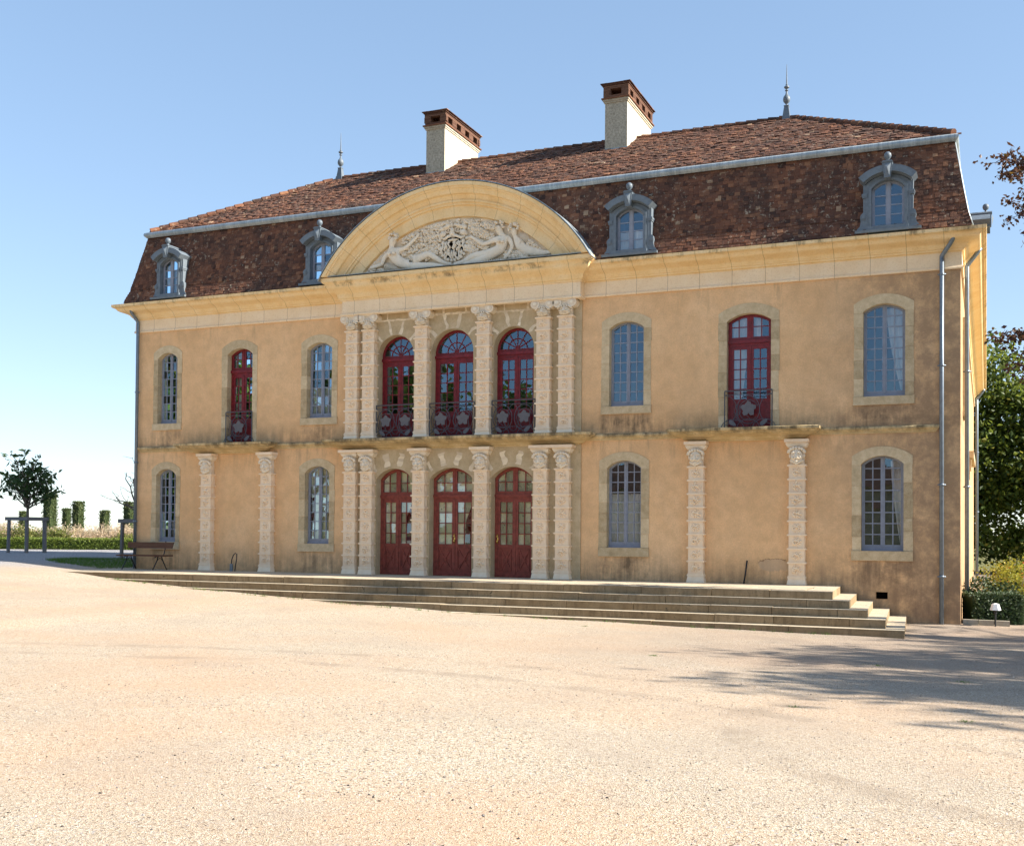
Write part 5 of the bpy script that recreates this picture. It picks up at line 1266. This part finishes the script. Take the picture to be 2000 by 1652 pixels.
T.build('trunk', M['bark'], root, True); K.build('crown', M['copper'], root, 'leaf')
# the tree that shades the right of the court, just outside the frame
big_tree('shade_tree', (33.5, -9.9, -.9), 13, (33.5, -9.9, 8.6), 5.6, 6.6, 4.8, 140, 170, .34, M['grl'], 'broad green tree right of the court that shades the gravel', trunk_r=.4, clump_r=1.2)
# weed tufts in the gravel
def tuft(x, y, r, label):
    m = MB(); z = gz(x, y)
    for _ in range(60):
        a = R.uniform(0, 6.3); q = r * .7 * R.random(); b = Vector((x + q * math.cos(a) * 1.4, y + q * math.sin(a), z - .005)); t = b + Vector((R.gauss(0, .04), R.gauss(0, .04), R.uniform(.01, .03))); s = Vector((math.sin(a), -math.cos(a), 0)) * .006
        m.add([tuple(b - s), tuple(b + s), tuple(t)], [(0, 1, 2)], R.random())
    tag(m.build('weed_tuft', M['grass'], None, 'leaf'), label, 'weed', 'weeds in the gravel')
for x, y, r, lab in ((7.6, -12.4, .10, 'small weed in sunlit gravel below the right steps'), (10.6, -17.3, .10, 'weed in sunlit gravel below the tree shadow'), (11.0, -11.6, .30, 'largest dark weed patch within the tree shadow'), (12.4, -17.6, .12, 'weed in sunlit gravel near the right edge'),
                     (12.3, -13.4, .16, 'weed in the tree shadow near the right edge'), (4.3, -6.4, .09, 'weed at the foot of the lowest step')): tuft(x, y, r, lab)

m = MB()
foot = [(-12.6, -3.35), (-10.5, -3.9), (-8.6, -4.0), (-6.8, -4.3), (-4.9, -4.4), (-2.4, -4.75), (0., -4.78), (3., -4.78), (6.5, -4.8), (9.5, -4.8)]
for (xa, ya), (xb, yb) in zip(foot, foot[1:]):
    for _ in range(9):
        u = R.random(); cx, cy = xa + (xb - xa) * u, ya + (yb - ya) * u - R.uniform(.0, .06)
        for _ in range(R.randint(4, 16)):
            x, y = cx + R.gauss(0, .05), cy + R.gauss(0, .025); z = gz(x, y); a = R.uniform(0, 6); q = .006
            m.add([(x - q * math.cos(a), y - q * math.sin(a), z - .01), (x + q * math.cos(a), y + q * math.sin(a), z - .01), (x + R.gauss(0, .03), y + R.gauss(0, .03), z + R.uniform(.02, .09))], [(0, 1, 2)], R.random())
tag(m.build('verge_grass', M['grass'], None, 'leaf'), 'sparse grass along the foot of the stone steps', 'grass', None, 'stuff')

# ------------------------------------------------------------------ what stands across the court (mirrored in the panes)
root = tag(empty('outbuilding', (9, -46, -.4)), 'long low cream outbuilding with brown roof across the court, mirrored in the panes', 'outbuilding')
m = MB(); m.box(-34, 16, -8, 0, -.5, 4.4); m.build('wall', M['surround'], root)
m = MB(); m.quad((-34.4, .5, 4.3), (16.4, .5, 4.3), (15, -4, 7.4), (-33, -4, 7.4), .5); m.quad((-34.4, -8.5, 4.3), (-33, -4, 7.4), (15, -4, 7.4), (16.4, -8.5, 4.3), .5); m.add([(-34.4, .5, 4.3), (-33, -4, 7.4), (-34.4, -8.5, 4.3), (16.4, .5, 4.3), (15, -4, 7.4), (16.4, -8.5, 4.3)], [(0, 1, 2), (3, 5, 4)]); m.build('roof', M['tile'], root)
for i, (x, y, h, lab) in enumerate(((-22.8, -33, 12.4, 'green tree left of the court, mirrored in an upper fanlight'), (-36, -34, 13.5, 'tall green tree far left of the court, mirrored in the left windows'), (-48, -40, 14.5, 'tallest green tree far left across the court'), (-13.6, -34, 9.7, 'smaller green tree left of the court, mirrored low in a balcony window'))):
    big_tree('court_tree', (x, y, -.3), h, (x, y, h * .5), .30 * h, .30 * h, h * .48, 80, 200, .6, M['grl'], lab, trunk_r=.35, clump_r=1.5)

# ------------------------------------------------------------------ light, sky, camera
sc = bpy.context.scene
w = bpy.data.worlds.new('World'); sc.world = w; w.use_nodes = True; nt = w.node_tree
sky = nt.nodes.new('ShaderNodeTexSky'); sky.sky_type = 'NISHITA'; sky.sun_disc = False
S = Vector((1.6, .146, 1.)).normalized(); sky.sun_elevation = math.asin(S.z); sky.sun_rotation = math.atan2(S.x, S.y)
sky.air_density = .75; sky.dust_density = .25; sky.ozone_density = 2.0; sky.altitude = 100
gm = nt.nodes.new('ShaderNodeGamma'); gm.inputs[1].default_value = .52; hs = nt.nodes.new('ShaderNodeHueSaturation'); hs.inputs['Saturation'].default_value = 1.30; hs.inputs['Hue'].default_value = .501
nt.links.new(sky.outputs[0], gm.inputs[0]); nt.links.new(gm.outputs[0], hs.inputs['Color']); nt.links.new(hs.outputs[0], nt.nodes['Background'].inputs[0]); nt.nodes['Background'].inputs[1].default_value = .158
L = bpy.data.lights.new('sun', 'SUN'); L.energy = 4.0; L.angle = math.radians(.53); L.color = (1, .93, .82)
lo = bpy.data.objects.new('sun', L); C.objects.link(lo); lo.rotation_euler = S.to_track_quat('Z', 'Y').to_euler(); lo.location = (40, 5, 40)
cd = bpy.data.cameras.new('camera'); cam = bpy.data.objects.new('camera', cd); C.objects.link(cam); sc.camera = cam
cd.sensor_width = 36; cd.lens = 2184.56 / 2000 * 36; cd.shift_y = (999.63 - 826) / 2000; cd.clip_end = 6000; cd.clip_start = .1
F = Vector((-0.3902576, 0.92048481, 0.0201672)); Rr = Vector((0.92070571, 0.3901651, 0.00849669)); U = Rr.cross(F)
cam.matrix_world = Matrix(((Rr.x, U.x, -F.x, 12.58838), (Rr.y, U.y, -F.y, -30.13759), (Rr.z, U.z, -F.z, 1.26179), (0, 0, 0, 1)))
sc.view_settings.view_transform = 'Standard'; sc.view_settings.look = 'None'; sc.view_settings.gamma = 1; sc.view_settings.use_curve_mapping = False
sc.view_settings.exposure = 1.6
sc.render.engine = 'CYCLES'; sc.cycles.max_bounces = 8; sc.cycles.diffuse_bounces = 5; sc.cycles.glossy_bounces = 4; sc.cycles.transparent_max_bounces = 10; sc.cycles.transmission_bounces = 4
sc.cycles.use_denoising = True
